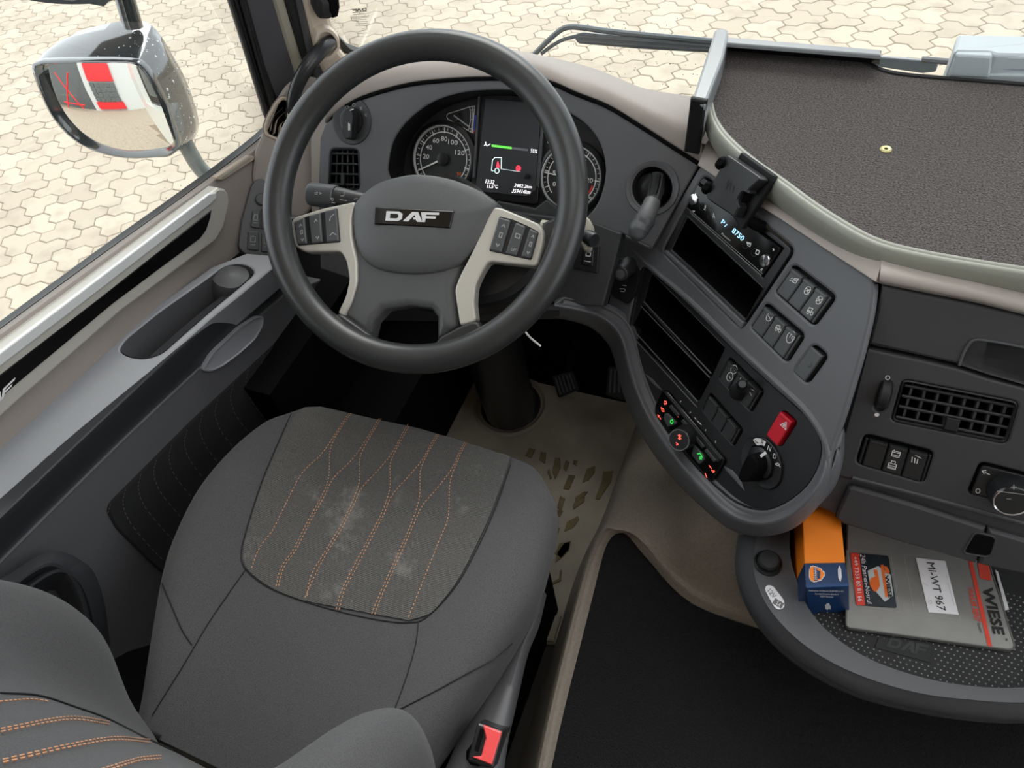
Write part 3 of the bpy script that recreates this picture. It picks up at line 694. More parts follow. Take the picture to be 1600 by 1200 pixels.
dd('fascia_groove', tube([PAS.sh(.0).at(*p) for p in zt((525, 345), (900, 440), (1250, 535), (1600, 630))], .0035, 8), 'dash_dark')
LID = PAS.sh(.004)
lid_o = zt((500, 412), (530, 405), (900, 510), (1360, 660), (1362, 690), (1290, 690), (1210, 800), (1245, 840), (1390, 850), (1420, 720), (1385, 670), (1700, 760), (1900, 820), (1900, 1010), (1600, 940), (1300, 890), (1020, 800), (850, 755), (640, 690), (470, 635), (420, 600), (430, 560))
dd('fascia_base', solid(PAS.sh(-.012), PAS.los([(1300, 742), (1326, 748), (1400, 766), (1500, 791), (1600, 823), (1700, 855), (2150, 985), (2150, 1050), (1700, 925), (1600, 897), (1525, 882), (1455, 860), (1400, 842), (1318, 815), (1270, 793)]), -.03, .006, .004), 'glove_grey')
dd('storage_lid', solid(LID, LID.los(zt((500, 412), (530, 405), (900, 512), (1362, 662), (1340, 760), (1300, 888), (1240, 872), (1020, 806), (850, 760), (640, 690), (470, 640), (420, 600), (430, 560))), -.02, 0, .004), 'glove_grey')
dd('storage_lid', solid(LID, LID.los(zt((1378, 668), (1700, 765), (1900, 825), (3700, 1370), (3700, 1570), (1900, 1035), (1600, 955), (1312, 890), (1345, 780))), -.02, 0, .004), 'glove_grey')
_o = rnd(LID.los(zt((1296, 688), (1425, 722), (1385, 838), (1222, 812))), .006, 3)
dd('finger_recess_rim', rings(LID, [(off(ccw(_o), -.0025), -.001), (off(ccw(_o), -.0015), .0015), (ccw(_o), .0012), (off(ccw(_o), .001), -.001)], False, False), 'dash_dark')
dd('finger_recess', rings(LID, [(ccw(_o), .0), (off(ccw(_o), .001), .0006)]), 'deep_black')
dd('thumb_wheel', lathe(Pl(PAS.at(1380, 616) - PAS.n * .004, (1, .0, 0)), (0, 0), [(.001, -.006), (.017, -.006), (.019, -.004), (.019, .004), (.017, .006), (.001, .006)], 20), 'rubber')
_w = PAS.sh(.0004)
dd('open_mark', obj and strokes(_w, [[(_cx + 3.2 * math.cos(t * .52), _cy + 3.2 * math.sin(t * .52)) for t in range(13)] for _cx, _cy in [(1387, 590)]], .0009), 'white_print', smooth=False, closed=False)
dd('shut_mark', rings(_w, [(circ(_w.lo((1370, 648)), .0028, 14), 0), (circ(_w.lo((1370, 648)), .0026, 14), .0004)]), 'white_print')
# air vents
def vent(name, label, pl, q, nb, nl, m_bar, group='dashboard air vents', barpx=None):
    c = pl.at(*bil(q, .5, .5)); t = thing(name, label, 'air vent', c, group)
    o = rnd(pl.los(q), .008); obj('housing', well(pl, o, -.001, .035, .002), 'deep_black', t)
    obj('frame', rings(pl, [(ccw(o), -.001), (off(ccw(o), .0015), .001), (off(ccw(o), .003), -.002)], False, False), 'satin_black', t)
    p = pl.sh(-.012)
    for i in range(nb):
        s = (i + .5) / nb * .92 + .04; a, b = bil(q, s, .03), bil(q, s, .97); A, B = p.at(*a), p.at(*b)
        obj('louver', thick(([A - pl.n * .006, B - pl.n * .006, B + pl.n * .005, A + pl.n * .005], [(0, 1, 2, 3)]), _unit(np.cross(B - A, pl.n)) * .0028), m_bar, t, smooth=False)
    p = pl.sh(-.004)
    for i in range(nl):
        s = (i + .5) / nl; a, b = bil(q, .03, s), bil(q, .97, s)
        obj('slat', tube([p.at(*a), p.at(*b)], .0021, 8, smooth=False), 'panel_black', t)
    obj('slider', solid(p, rnd(p.los([bil(q, .44, .62), bil(q, .56, .62), bil(q, .56, .9), bil(q, .44, .9)]), .001, 2), 0, .006, .001), 'satin_black', t); return t
VENT_L = z2((372, 742), (515, 745), (520, 950), (360, 945))
def swap(q): return [q[0], q[1], q[2], q[3]]
vent('air_vent', 'upright black air vent left of the instruments', CLU, VENT_L, 5, 4, 'rubber')
vent('air_vent', 'wide black grille air vent on the passenger side fascia', PAS, VENT_F, 8, 4, 'glove_grey')

dd('cluster_lower_trim', solid(CLU.sh(-.012), CLU.los([(772, 314), (832, 326), (850, 312), (864, 322), (882, 346), (905, 352), (900, 364), (800, 352), (765, 330)]), -.01, 0, .002), 'dash_dark')
# ---------------------------------------------------------------- instruments
zi = zz(640, 150, 5)
FACE = CLU.sh(-.045); F1 = FACE.sh(.006)
ic = thing('instrument_cluster', 'instrument cluster with two round dials and a colour screen behind the wheel', 'instrument panel', CLU.sh(-.05).at(790, 240))
obj('backing', solid(FACE, FACE.los(crv([(600, 300), (610, 240), (650, 180), (700, 150), (760, 138), (860, 140), (910, 180), (950, 240), (955, 300), (900, 370), (840, 360), (760, 350), (640, 320)], 3, closed=True)), -.01, 0, .001), 'gauge_face', ic)
def dial(cx, cy, rpx, nums, needle_to, extra):
    c = FACE.lo((cx, cy)); r = np.linalg.norm(np.array(FACE.lo((cx - rpx, cy + 2))) - np.array(c))
    d = obj('dial', rings(FACE, [(circ(c, r, 48), 0), (circ(c, r, 48), .009), (circ(c, r * .985, 48), .010), (circ(c, r * .93, 48), .009), (circ(c, r * .90, 48), .003)], False, True), 'gauge_face', ic)
    obj('outer_ring', rings(FACE, [(circ(c, r * .955, 48), .0102), (circ(c, r * .93, 48), .0106), (circ(c, r * .905, 48), .0068)], False, False), 'gauge_ring', d)
    obj('bezel', rings(FACE, [(circ(c, r * 1.10, 48), 0), (circ(c, r * 1.09, 48), .007), (circ(c, r * 1.0, 48), .0095)], False, False), 'gauge_dark', d)
    G = FACE.sh(.0036); V = []
    def pol(a, k): a = math.radians(a); return (c[0] + r * k * math.cos(a), c[1] + r * k * math.sin(a))
    def seg(a0, a1, k0, k1, n=40):
        P = [pol(a0 + (a1 - a0) * i / n, k0) for i in range(n + 1)]; Q = [pol(a0 + (a1 - a0) * i / n, k1) for i in range(n + 1)]
        return [G.w(q) for q in P + Q], [(i, i + 1, n + 2 + i, n + 1 + i) for i in range(n)]
    def tick(a, k0, k1, w):
        return [G.w(pol(a - w / k0, k0), .0003), G.w(pol(a + w / k0, k0), .0003), G.w(pol(a + w / k1, k1), .0003), G.w(pol(a - w / k1, k1), .0003)], [(0, 1, 2, 3)]
    obj('scale', join(seg(-50, 222, .755, .785), *[tick(a, .74, .9, 1.0) for a, s in nums], *[tick(a, .83, .9, .5) for a in np.linspace(-45, 215, 27)]), 'white_print', d, smooth=False, closed=False)
    for a, s in nums:
        if not s: continue
        q = np.array(pol(a, .58)); w = r * .052 * len(s); hh = r * .068
        V, F = text_vf(s, .01); V2 = [G.w((q[0] + (x - .5) * 2 * w, q[1] + (y - .5) * 2 * hh)) for x, y in V]
        obj('numeral', (V2, F), 'white_print', d, smooth=False, closed=False)
    H = FACE.sh(.007); e = np.array(pol(needle_to, .88)); k = np.array(c); t = (e - k) / np.linalg.norm(e - k); nn = np.array([-t[1], t[0]])
    obj('needle', rings(H, [([tuple(k - t * .002 + nn * .0018), tuple(k - t * .002 - nn * .0018), tuple(e - nn * .0006), tuple(e + nn * .0006)], hh) for hh in (0, .0012)]), 'white_print', d, smooth=False)
    obj('needle_hub', lathe(FACE, c, [(r * .19, .003), (r * .19, .0075), (r * .15, .0085), (.0005, .0085)], 24), 'gauge_dark', d)
    extra(G, c, r, pol, d, seg, tick)
def ex1(G, c, r, pol, d, seg, tick):
    obj('lamp_symbol', strokes(G, [zi(q, w) if 0 else zi(q, w) for q, w in [((370, 600), (388, 604)), ((379, 602), (376, 622))]] + [[(640 + (396 + 9 * math.cos(t * .785)) / 5, 150 + (610 + 10 * math.sin(t * .785)) / 5) for t in range(9)]], .0009), 'logo_orange', d, smooth=False, closed=False)
dial(694, 249, 46, [(178, '20'), (150, '40'), (120, '60'), (92, '80'), (62, '100'), (25, '120'), (-12, '')], 208, ex1)
def ex2(G, c, r, pol, d, seg, tick):
    obj('red_zone', join(seg(-40, -12, .68, .74, 10)), 'red_mark', d, smooth=False, closed=False)
dial(894, 278, 48, [(172, '5'), (205, '0'), (120, '10'), (60, '15'), (0, '20'), (-38, '25')], 176, ex2)
G0 = FACE.sh(.0012)
sg = obj('small_gauge', join(strokes(G0, [zi((298, 140), (470, 85), (510, 78), (492, 288), (300, 180), (290, 160), (298, 140)), zi((470, 88), (478, 130), (475, 200), (462, 262))], .0012), strokes(G0, [zi((480, 110), (500, 106)), zi((482, 185), (495, 185)), zi((472, 255), (490, 258))], .0012)), 'white_print', ic, smooth=False, closed=False)
obj('scale_band', strokes(G0, [zi((494, 90), (496, 180), (484, 275))], .0032, .0003), 'gauge_ring', sg, smooth=False, closed=False)
obj('cold_band', strokes(G0, [zi((517, 155), (507, 262))], .0024, .0006), 'blue_mark', sg, smooth=False, closed=False)
obj('hot_band', strokes(G0, [zi((505, 268), (500, 288))], .0024, .0007), 'red_mark', sg, smooth=False, closed=False)
obj('needle', tube([F1.at(*zi((345, 152))[0]), F1.at(*zi((465, 240))[0])], .0012, 6, smooth=False), 'grey_print', sg)
obj('needle_hub', lathe(FACE, FACE.lo(zi((372, 165))[0]), [(.007, 0), (.007, .006), (.001, .006)], 16), 'gauge_dark', sg)
obj('small_gauge', strokes(G0, [zi((1092, 300), (1078, 362), (1108, 356), (1130, 330)), zi((1080, 366), (1104, 362))], .0014), 'white_print', ic, smooth=False, closed=False)
scr_px = zi((600, 18), (1035, 60), (990, 735), (925, 785), (520, 745), (545, 500))
SB = FACE.sh(.004)
obj('screen_frame', solid(FACE, FACE.los(zi((555, -20), (1060, 20), (1010, 840), (960, 845), (480, 790))), 0, .006, .001), 'gauge_dark', ic)
scr = obj('screen', solid(SB, SB.los(scr_px), 0, .004, .0008), 'screen', ic)
obj('screen_pillar', solid(SB, SB.los(zi((545, -20), (558, -20), (520, 640), (500, 640))), 0, .006, .001), 'button', ic); obj('screen_pillar', solid(SB, SB.los(zi((1040, 160), (1060, 165), (1020, 720), (995, 700))), 0, .006, .001), 'button', ic)
obj('reset_knob', lathe(SB, SB.lo(zi((930, 628))[0]), [(.0045, 0), (.0045, .012), (.003, .0125), (.0004, .0125)], 16), 'gauge_dark', ic)
S = SB.sh(.0044)
for i in range(18):
    q = [bil(zi((640, 378), (925, 415), (925, 432), (640, 396)), (i + a) / 18, b) for a, b in ((.06, 0), (.94, 0), (.94, 1), (.06, 1))]
    obj('bar_segment', rings(S, [(ccw(S.los(q)), 0), (ccw(S.los(q)), .0003)]), 'screen_green' if i < 10 else 'screen_grey', scr, smooth=False)
text('lettering', '55%', S, zi((945, 440), (995, 447), (1000, 420), (950, 413)), 'screen_text', scr)
text('lettering', '13:32', S, zi((592, 682), (660, 688), (664, 658), (596, 650)), 'screen_text', scr, shear=.1)
text('lettering', '11.5°C', S, zi((605, 720), (690, 722), (692, 694), (608, 690)), 'screen_text', scr, shear=.1)
text('lettering', '2482.2km', S, zi((815, 712), (955, 722), (958, 700), (820, 682)), 'screen_text', scr, shear=.15)
text('lettering', '359414km', S, zi((798, 755), (942, 766), (948, 738), (804, 724)), 'screen_text', scr, shear=.15)
obj('truck_symbol', strokes(S, [zi((716, 570), (718, 482), (668, 480), (648, 502), (640, 582), (655, 585)), [(640 + (683 + 17 * math.cos(t * .6)) / 5, 150 + (584 + 20 * math.sin(t * .6)) / 5) for t in range(12)]], .0012), 'screen_cyan', scr, smooth=False, closed=False)
obj('trailer_line', strokes(S, [zi((720, 570), (866, 592))], .0005), 'screen_cyan', scr, smooth=False, closed=False)
obj('warning_symbol', strokes(S, [zi((690, 515), (680, 552), (702, 556), (690, 515)), zi((690, 530), (690, 545))], .0016), 'screen_red', scr, smooth=False, closed=False)
obj('warning_symbol', (strokes(S, [[(640 + (850 + 15 * math.cos(t * .6)) / 5, 150 + (565 + 16 * math.sin(t * .6)) / 5) for t in range(12)], zi((838, 565), (862, 568))], .0020)), 'screen_red', scr, smooth=False, closed=False)
obj('driver_symbol', strokes(S, [zi((595, 358), (595, 375)), zi((582, 388), (595, 378), (606, 390), (630, 375))], .001), 'screen_text', scr, smooth=False, closed=False)

# light switch
cL = CLU.lo((550, 189)); rL = np.linalg.norm(np.array(CLU.lo((520, 190))) - np.array(cL))
ls = thing('light_switch', 'round rotary light switch above the upright air vent', 'switch', CLU.at(550, 189))
obj('base_disc', rings(CLU, [(circ(cL, rL, 40), 0), (circ(cL, rL * .97, 40), .002), (circ(cL, rL * .9, 40), .0025), (circ(cL, rL * .62, 40), .001), (circ(cL, rL * .58, 40), -.003)], False, True), 'dash_dark', ls)
obj('dial_ring', rings(CLU, [(circ(cL, rL * .58, 40), .0), (circ(cL, rL * .57, 40), .004), (circ(cL, rL * .5, 40), .005), (circ(cL, .0005, 40), .0045)], False, True), 'satin_black', ls)
LQ = CLU.sh(.005)
obj('knob', rings(LQ, [(rnd(LQ.los(z2((462, 565), (498, 540), (510, 580), (500, 700), (470, 702), (452, 660))), .004, 3), 0), (off(rnd(LQ.los(z2((462, 565), (498, 540), (510, 580), (500, 700), (470, 702), (452, 660))), .004, 3), .001), .014), (off(rnd(LQ.los(z2((462, 565), (498, 540), (510, 580), (500, 700), (470, 702), (452, 660))), .004, 3), .003), .016)]), 'panel_black', ls)
LR = CLU.sh(.0028)
obj('symbol', strokes(LR, [[(400 + (490 + 7 * math.cos(t * .7)) / 3.2, (525 + 8 * math.sin(t * .7)) / 3.2) for t in range(10)], z2((445, 540), (455, 528), (464, 534), (455, 545)), z2((520, 535), (532, 548)), z2((522, 550), (530, 533)), z2((545, 570), (548, 582)), z2((552, 568), (553, 584))], .0008), 'grey_print', ls, smooth=False, closed=False)
LT = CLU.sh(.0214)
obj('symbol', strokes(LT, [z2((463, 615), (463, 650)), z2((470, 620), (470, 650)), z2((470, 552), (488, 545))], .0012), 'white_print', ls, smooth=False, closed=False)

# ---------------------------------------------------------------- steering wheel
WC = np.array([-.503, .679, .784])
a_, b_ = math.radians(37.5), math.radians(9)
WN = np.array([math.sin(a_) * math.sin(b_), -math.sin(a_) * math.cos(b_), math.cos(a_)])
WH = Pl(WC, WN)
zw = zz(400, 40, 2.1427); zl5 = zz(450, 290, 5.926); zr = zz(720, 300, 7.273)
wheel = thing('steering_wheel', 'black four spoke steering wheel with silver trimmed side spokes', 'steering wheel', WC)
rim_px = [(680, 78), (760, 88), (832, 130), (878, 196), (896, 272), (884, 360), (846, 446), (782, 520), (706, 558), (640, 563), (570, 545), (504, 500), (456, 430), (434, 350), (437, 276), (466, 196), (518, 130), (594, 90)]
W0 = WH
RIM_C = np.array(WH.lo((666, 322)))
def fit_circle(P):
    P = np.array(P); A = np.c_[2 * P, np.ones(len(P))]; s = np.linalg.lstsq(A, (P ** 2).sum(1), rcond=None)[0]
    return s[:2], math.sqrt(s[2] + s[:2] @ s[:2])
RIM_C, RIM_R = fit_circle(WH.los(rim_px))
NR, NT = 96, 20
V = []; RT = .0212
for i in range(NR):
    a = 2 * math.pi * i / NR; d = WH.ex * math.cos(a) + WH.ey * math.sin(a); c = WH.w(RIM_C) + d * RIM_R
    for j in range(NT):
        t = 2 * math.pi * j / NT; V.append(c + d * RT * math.cos(t) + WN * RT * .92 * math.sin(t))
F = [(i * NT + j, ((i + 1) % NR) * NT + j, ((i + 1) % NR) * NT + (j + 1) % NT, i * NT + (j + 1) % NT) for i in range(NR) for j in range(NT)]
obj('rim', (V, F), 'wheel_skin', wheel)
HB = WH.sh(-.022)
cov = zw((325, 620), (345, 578), (400, 532), (470, 508), (545, 498), (640, 510), (730, 542), (790, 578), (812, 604), (795, 640), (770, 690), (735, 745), (700, 785), (670, 808), (620, 826), (540, 835), (450, 828), (390, 808), (348, 765), (328, 700))
cl = crv(HB.los(cov), 4, closed=True)
obj('hub_cover', dome(HB, cl, [(1.0, -.03), (1.0, -.004), (.985, .002), (.95, .006), (.8, .011), (.5, .015), (.2, .016), (.02, .016)]), 'hub_skin', wheel, ang=60)
HL = WH.sh(-.034)
low = zw((335, 700), (328, 800), (322, 870), (300, 940), (283, 968), (330, 1000), (388, 1045), (402, 990), (438, 952), (520, 940), (592, 950), (612, 975), (612, 1050), (650, 1030), (682, 1005), (668, 880), (690, 820), (740, 720), (700, 620), (500, 560))
obj('lower_spoke', rings(HL, [(ccw(HL.los(low)), -.02), (ccw(HL.los(low)), .002), (off(ccw(HL.los(low)), .003), .006), (off(ccw(HL.los(low)), .012), .012)]), 'hub_skin', wheel, ang=60)
HF = WH.sh(-.012)
obj('spoke_foot', rings(HF, [(ccw(HF.los(q)), h) for h in (0,) for q in ()] or [(rnd(HF.los(zw((283, 962), (395, 1042), (400, 1075), (570, 1085), (600, 1062), (612, 1042), (688, 1002), (742, 985), (770, 1030), (640, 1120), (540, 1135), (400, 1120), (280, 1040), (230, 975))), .008, 3), -.02), (rnd(HF.los(zw((283, 962), (395, 1042), (400, 1075), (570, 1085), (600, 1062), (612, 1042), (688, 1002), (742, 985), (770, 1030), (640, 1120), (540, 1135), (400, 1120), (280, 1040), (230, 975))), .008, 3), -.004), (off(rnd(HF.los(zw((283, 962), (395, 1042), (400, 1075), (570, 1085), (600, 1062), (612, 1042), (688, 1002), (742, 985), (770, 1030), (640, 1120), (540, 1135), (400, 1120), (280, 1040), (230, 975))), .008, 3), .005), .004)]), 'wheel_skin', wheel, ang=60)
HS = WH.sh(-.018)
lsp = zw((112, 668), (126, 642), (220, 612), (333, 588), (320, 640), (320, 705), (338, 790), (338, 862), (318, 930), (292, 976), (272, 964), (300, 905), (312, 850), (302, 790), (284, 757), (160, 758), (128, 738))
lo_ = rnd(HS.los(lsp), .006, 3)
obj('side_spoke', rings(HS, [(ccw(lo_), -.02), (ccw(lo_), -.003), (off(ccw(lo_), .001), -.0005), (off(ccw(lo_), .0035), .001)]), 'silver_trim', wheel, ang=60)
rsp = zw((776, 604), (822, 610), (950, 664), (966, 690), (962, 740), (942, 808), (780, 790), (758, 822), (735, 872), (730, 930), (738, 992), (682, 1006), (664, 885), (680, 840), (722, 760), (758, 680))
ro_ = rnd(HS.los(rsp), .006, 3)
obj('side_spoke', rings(HS, [(ccw(ro_), -.02), (ccw(ro_), -.003), (off(ccw(ro_), .001), -.0005), (off(ccw(ro_), .0035), .001)]), 'silver_trim', wheel, ang=60)
obj('spoke_bridge', solid(HS.sh(-.012), HS.los(zw((60, 640), (126, 632), (128, 745), (66, 760))), -.01, .004, .004), 'wheel_skin', wheel)
obj('spoke_bridge', solid(HS.sh(-.012), HS.los(zw((955, 655), (1040, 620), (1035, 800), (940, 815))), -.01, .004, .004), 'wheel_skin', wheel)
obj('spoke_bridge', solid(HS.sh(-.016), HS.los(zw((330, 590), (400, 560), (420, 800), (335, 800))), -.01, .002, .003), 'wheel_skin', wheel)
obj('spoke_bridge', solid(HS.sh(-.016), HS.los(zw((700, 560), (800, 600), (720, 800), (640, 800))), -.01, .002, .003), 'wheel_skin', wheel)
HK = HS.sh(.001)
lb = [zl5((65, 345), (160, 300), (185, 542), (95, 550)), zl5((200, 290), (308, 255), (330, 528), (228, 542)), zl5((345, 240), (458, 218), (480, 520), (365, 528))]
rb = [zr((440, 290), (575, 330), (465, 695), (330, 660)), zr((630, 350), (745, 400), (640, 735), (512, 705)), zr((790, 420), (885, 465), (805, 765), (692, 740))]
obj('button_recess', solid(HK, rnd(HK.los(zl5((55, 340), (165, 290), (460, 208), (488, 525), (92, 558))), .003), -.002, .0006, .0004), 'satin_black', wheel)
obj('button_recess', solid(HK, rnd(HK.los(zr((440, 275), (600, 315), (770, 390), (890, 455), (805, 775), (660, 745), (320, 670))), .003), -.002, .0006, .0004), 'satin_black', wheel)
for i, q in enumerate(lb + rb):
    b = obj('button', solid(HK, rnd(HK.los(q), .0025), 0, .0042, .002), 'button', wheel, ang=60); K = HK.sh(.0044)
    sy = [[bil(q, .38, .24), bil(q, .5, .16), bil(q, .62, .24)], [bil(q, .38, .76), bil(q, .5, .84), bil(q, .62, .76)]]
    if i == 2: sy = [[bil(q, .3, .32), bil(q, .42, .2), bil(q, .7, .14)], [bil(q, .25, .78), bil(q, .5, .7), bil(q, .75, .78)]]
    if i in (0, 3, 5): sy += [[bil(q, .4, .42), bil(q, .6, .42), bil(q, .6, .56), bil(q, .4, .56), bil(q, .4, .42)]]
    if i == 4: sy = [[bil(q, .3, .3), bil(q, .7, .3), bil(q, .7, .42), bil(q, .3, .42), bil(q, .3, .3)]]
    obj('symbol', strokes(K, sy, .0013), 'grey_print', b, smooth=False, closed=False)
    if i == 4: text('lettering', 'OFF', K, [bil(q, .3, .86), bil(q, .75, .86), bil(q, .75, .76), bil(q, .3, .76)], 'grey_print', b)
HBD = HB.sh(.0145)
bq = zl5((805, 360), (1505, 398), (1542, 238), (812, 200))
bd = obj('badge', solid(HBD, HBD.los(bq), -.006, .003, .0015), 'gloss_black', wheel)
glyph('lettering', LOGO, HBD.sh(.0032), zl5((905, 325), (1390, 345), (1402, 252), (915, 238)), 'badge_letter', bd, th=.0008)

# stalks and column
CS = Pl(WC - WN * .07, WN)
col = thing('steering_column', 'dark steering column running down to a boot on the mat', 'steering column', (-.535, .856, 0))
obj('shroud', solid(CS, rnd(CS.los([(590, 330), (700, 318), (790, 322), (850, 345), (872, 400), (800, 470), (690, 490), (600, 470), (545, 400), (545, 345)]), .03, 4), -.10, 0, .015), 'satin_black', col)
obj('upper_tube', tube([WC - WN * .10, WC - WN * .22, hz(.25).at(775, 560), hz(.05).at(797, 640)], [.07, .066, .062, .058], 20), 'satin_black', col)
obj('boot', lathe(hz(0), hz(0).lo((798, 634)), [(.079, -.003), (.076, .001), (.074, .006), (.070, .010), (.064, .012), (.060, .06)], 28), 'satin_black', col)
obj('boot_ring', lathe(hz(0), hz(0).lo((798, 634)), [(.093, -.003), (.093, .005), (.086, .009), (.080, .005), (.080, -.003)], 32), 'floor_mat', col)
stk = thing('wiper_stalk', 'dark grey stalk with washer symbols left of the hub', 'lever', CS.at(530, 305))
A, B = CS.sh(.01).at(484, 303), CS.sh(.01).at(526, 308); B2_ = CS.sh(.006).at(600, 322)
obj('stalk_end', tube([A, A + (B - A) * .04, A + (B - A) * .1, B - (B - A) * .03, B], [.015, .0175, .0182, .0182, .0168], 20, smooth=False), 'button', stk)
obj('stalk_collar', tube([B, B + (B2_ - B) * .2, B + (B2_ - B) * .22, B + (B2_ - B) * .45, B2_], [.0158, .0156, .0150, .0145, .012], 20, smooth=False), 'button_dark', stk)
KS = CS.sh(.0296)
obj('symbol', strokes(KS, [zl5((245, 70), (275, 60), (270, 82), (250, 78)), zl5((288, 62), (312, 72), (290, 80)), zl5((395, 115), (425, 122), (412, 145), (395, 115)), zl5((405, 158), (435, 160)), zl5((488, 95), (520, 95), (520, 62)), zl5((480, 130), (545, 140)), zl5((612, 128), (640, 118))], .0009), 'grey_print', stk, smooth=False, closed=False)
stk2 = thing('column_stalk', 'beige stalk with black round end right of the wheel rim', 'lever', CS.at(905, 365))
A, B = CS.at(845, 356), CS.at(915, 372)
obj('stalk_arm', tube([A, B], [.012, .014], 16, smooth=False), 'beige_dull', stk2)
zs2 = zs
obj('stalk_shell', dome(CS.sh(.012), rnd(CS.los(zc((225, 440), (262, 470), (268, 530), (250, 640), (215, 655), (190, 600), (200, 480))), .006, 3), [(1, -.03), (1, 0), (.85, .004), (.3, .005)]), 'beige_dull', stk2)
obj('end_button', lathe(Pl(CS.sh(.014).at(*zc((250, 570))[0]), (.8, -.5, .2)), (0, 0), [(.011, -.01), (.011, .006), (.009, .009), (.0005, .009)], 20), 'satin_black', stk2)
clip = thing('wire_end', 'thin white wire end dangling below the steering wheel rim', 'wire', CS.at(830, 528)); 
obj('strand', tube([CS.at(800, 495), CS.at(818, 515), CS.at(828, 527), CS.at(845, 541)], .0016, 6, n=3), 'white_print', clip)

# parking brake lever
bl = thing('parking_brake_lever', 'grey knobbed parking brake lever in a round dish', 'lever', CLU.sh(-.02).at(1019, 290))
D0 = CLU.sh(-.03)
obj('socket', dome(D0, D0.los([(1019 + 27 * math.cos(i * .2618), 294 + 29 * math.sin(i * .2618)) for i in range(24)]), [(1, -.004), (1, .004), (.8, .014), (.4, .018), (.02, .018)]), 'satin_black', bl)
E0 = CLU.sh(-.012)
pa = [D0.sh(.014).at(*zc((672, 180))[0]), CLU.sh(-.004).at(*zc((660, 250))[0]), CLU.sh(.012).at(*zc((645, 320))[0]), CLU.sh(.03).at(*zc((635, 352))[0])]
obj('lever_arm', tube(pa, [.0115, .0118, .0112, .0105], 8), 'dash_dark', bl)
obj('lever_inset', tube([p + CLU.n * .0105 for p in pa[:3]], [.007, .0075, .006], 8), 'gauge_dark', bl)
hp = [CLU.sh(.03).at(*zc((638, 340))[0]), CLU.sh(.045).at(*zc((605, 420))[0]), CLU.sh(.05).at(*zc((585, 462))[0]), CLU.sh(.052).at(*zc((572, 485))[0]), CLU.sh(.056).at(*zc((550, 520))[0]), CLU.sh(.058).at(*zc((543, 560))[0])]
obj('grip', tube(hp[:3], [.0125, .0135, .0140], 18), 'door_plastic', bl)
obj('grip_collar', tube([hp[1] + (hp[2] - hp[1]) * .6, hp[2], hp[3]], [.0155, .0160, .0150], 18), 'button', bl)
obj('knob', tube(hp[2:] + [CLU.sh(.056).at(*zc((540, 592))[0])], [.0145, .0150, .0155, .012, .001], 18), 'button', bl)

# small switches low on the dash
def rocker(parent, pl, q, m, h=.006, sym=None, nm='rocker', w=.0009, pm='white_print'):
    b = obj(nm, solid(pl, rnd(pl.los(q), .0015, 3), -.004, h, .0018), m, parent)
    if sym:
        K = pl.sh(h + .0003); obj('symbol', strokes(K, [[bil(q, *p) for p in L] for L in sym], w), pm, b, smooth=False, closed=False)
    return b
def ring_sym(cx, cy, r, n=12): return [(cx + r * math.cos(i * 2 * math.pi / n), cy + r * .8 * math.sin(i * 2 * math.pi / n)) for i in range(n + 1)]
def bank(name, label, pl, q, cells, m='button', group=None, endcaps=True):
    """q = pixel corners; rockers side by side from q[0] to q[1]"""
    t = thing(name, label, 'switch', pl.at(*bil(q, .5, .5)), group); n = len(cells); e = .07 if endcaps else .03
    P = pl.sh(-.006)
    for s0, s1 in ((e * .25, e), (1 - e, 1 - e * .25)):
        if endcaps: obj('end_cap', solid(P, rnd(P.los([bil(q, s0, .07), bil(q, s1 - .004, .07), bil(q, s1 - .004, .93), bil(q, s0, .93)]), .0015, 3), -.004, .005, .0015), m, t)
    for i, c in enumerate(cells):
        s0 = e + (1 - 2 * e) * i / n; s1 = e + (1 - 2 * e) * (i + 1) / n
        qq = [bil(q, s0 + .006, .07), bil(q, s1 - .006, .07), bil(q, s1 - .006, .93), bil(q, s0 + .006, .93)]
        b = rocker(t, P, qq, m, .0062, c)
        obj('top_edge', solid(P.sh(.0062), P.los([bil(qq, .04, .01), bil(qq, .96, .01), bil(qq, .96, .12), bil(qq, .04, .12)]), -.001, .0016, .0007), m, b)
    return t
beam = [[(.35, .3), (.6, .22), (.6, .4), (.35, .42), (.35, .3)], [(.4, .34), (.58, .30)], [(.25, .32), (.15, .36)], [(.25, .4), (.15, .44)]]
spk = [[(.3, .26), (.7, .40)], [(.35, .42), (.65, .24)], ring_sym(.5, .33, .18)]
tr = [[(.25, .30), (.5, .26), (.5, .4), (.25, .42), (.25, .30)], ring_sym(.62, .4, .08), ring_sym(.36, .44, .08)]
bank('switch_row', 'row of three grey rocker switches right beside the radio', CON, BANK_A, [beam, spk, spk + [[(p[0], p[1] + .42) for p in L] for L in tr]])
bank('switch_row', 'row of three grey rockers below the radio bin, last one marked TC', CON, BANK_B, [[ring_sym(.5, .28, .2), [(.4, .26), (.6, .3)]], tr, [ring_sym(.5, .3, .28)]])
_q = BANK_B
text('lettering', 'TC', CON.sh(.0008), [bil(_q, .74, .36), bil(_q, .86, .36), bil(_q, .86, .24), bil(_q, .74, .24)], 'white_print', [o for o in bpy.data.objects if o.name.startswith('rocker')][-1])
s1 = thing('plug_switch', 'single dark blanking switch at the lower right of console', 'switch', CON.at(1257, 568)); b = rocker(s1, CON.sh(-.006), [bil(SW_C, .08, .05), bil(SW_C, .92, .05), bil(SW_C, .92, .95), bil(SW_C, .08, .95)], 'button', .007, [[(.42, .45), (.6, .5), (.55, .62), (.42, .6)]], w=.0006, pm='dash_dark')
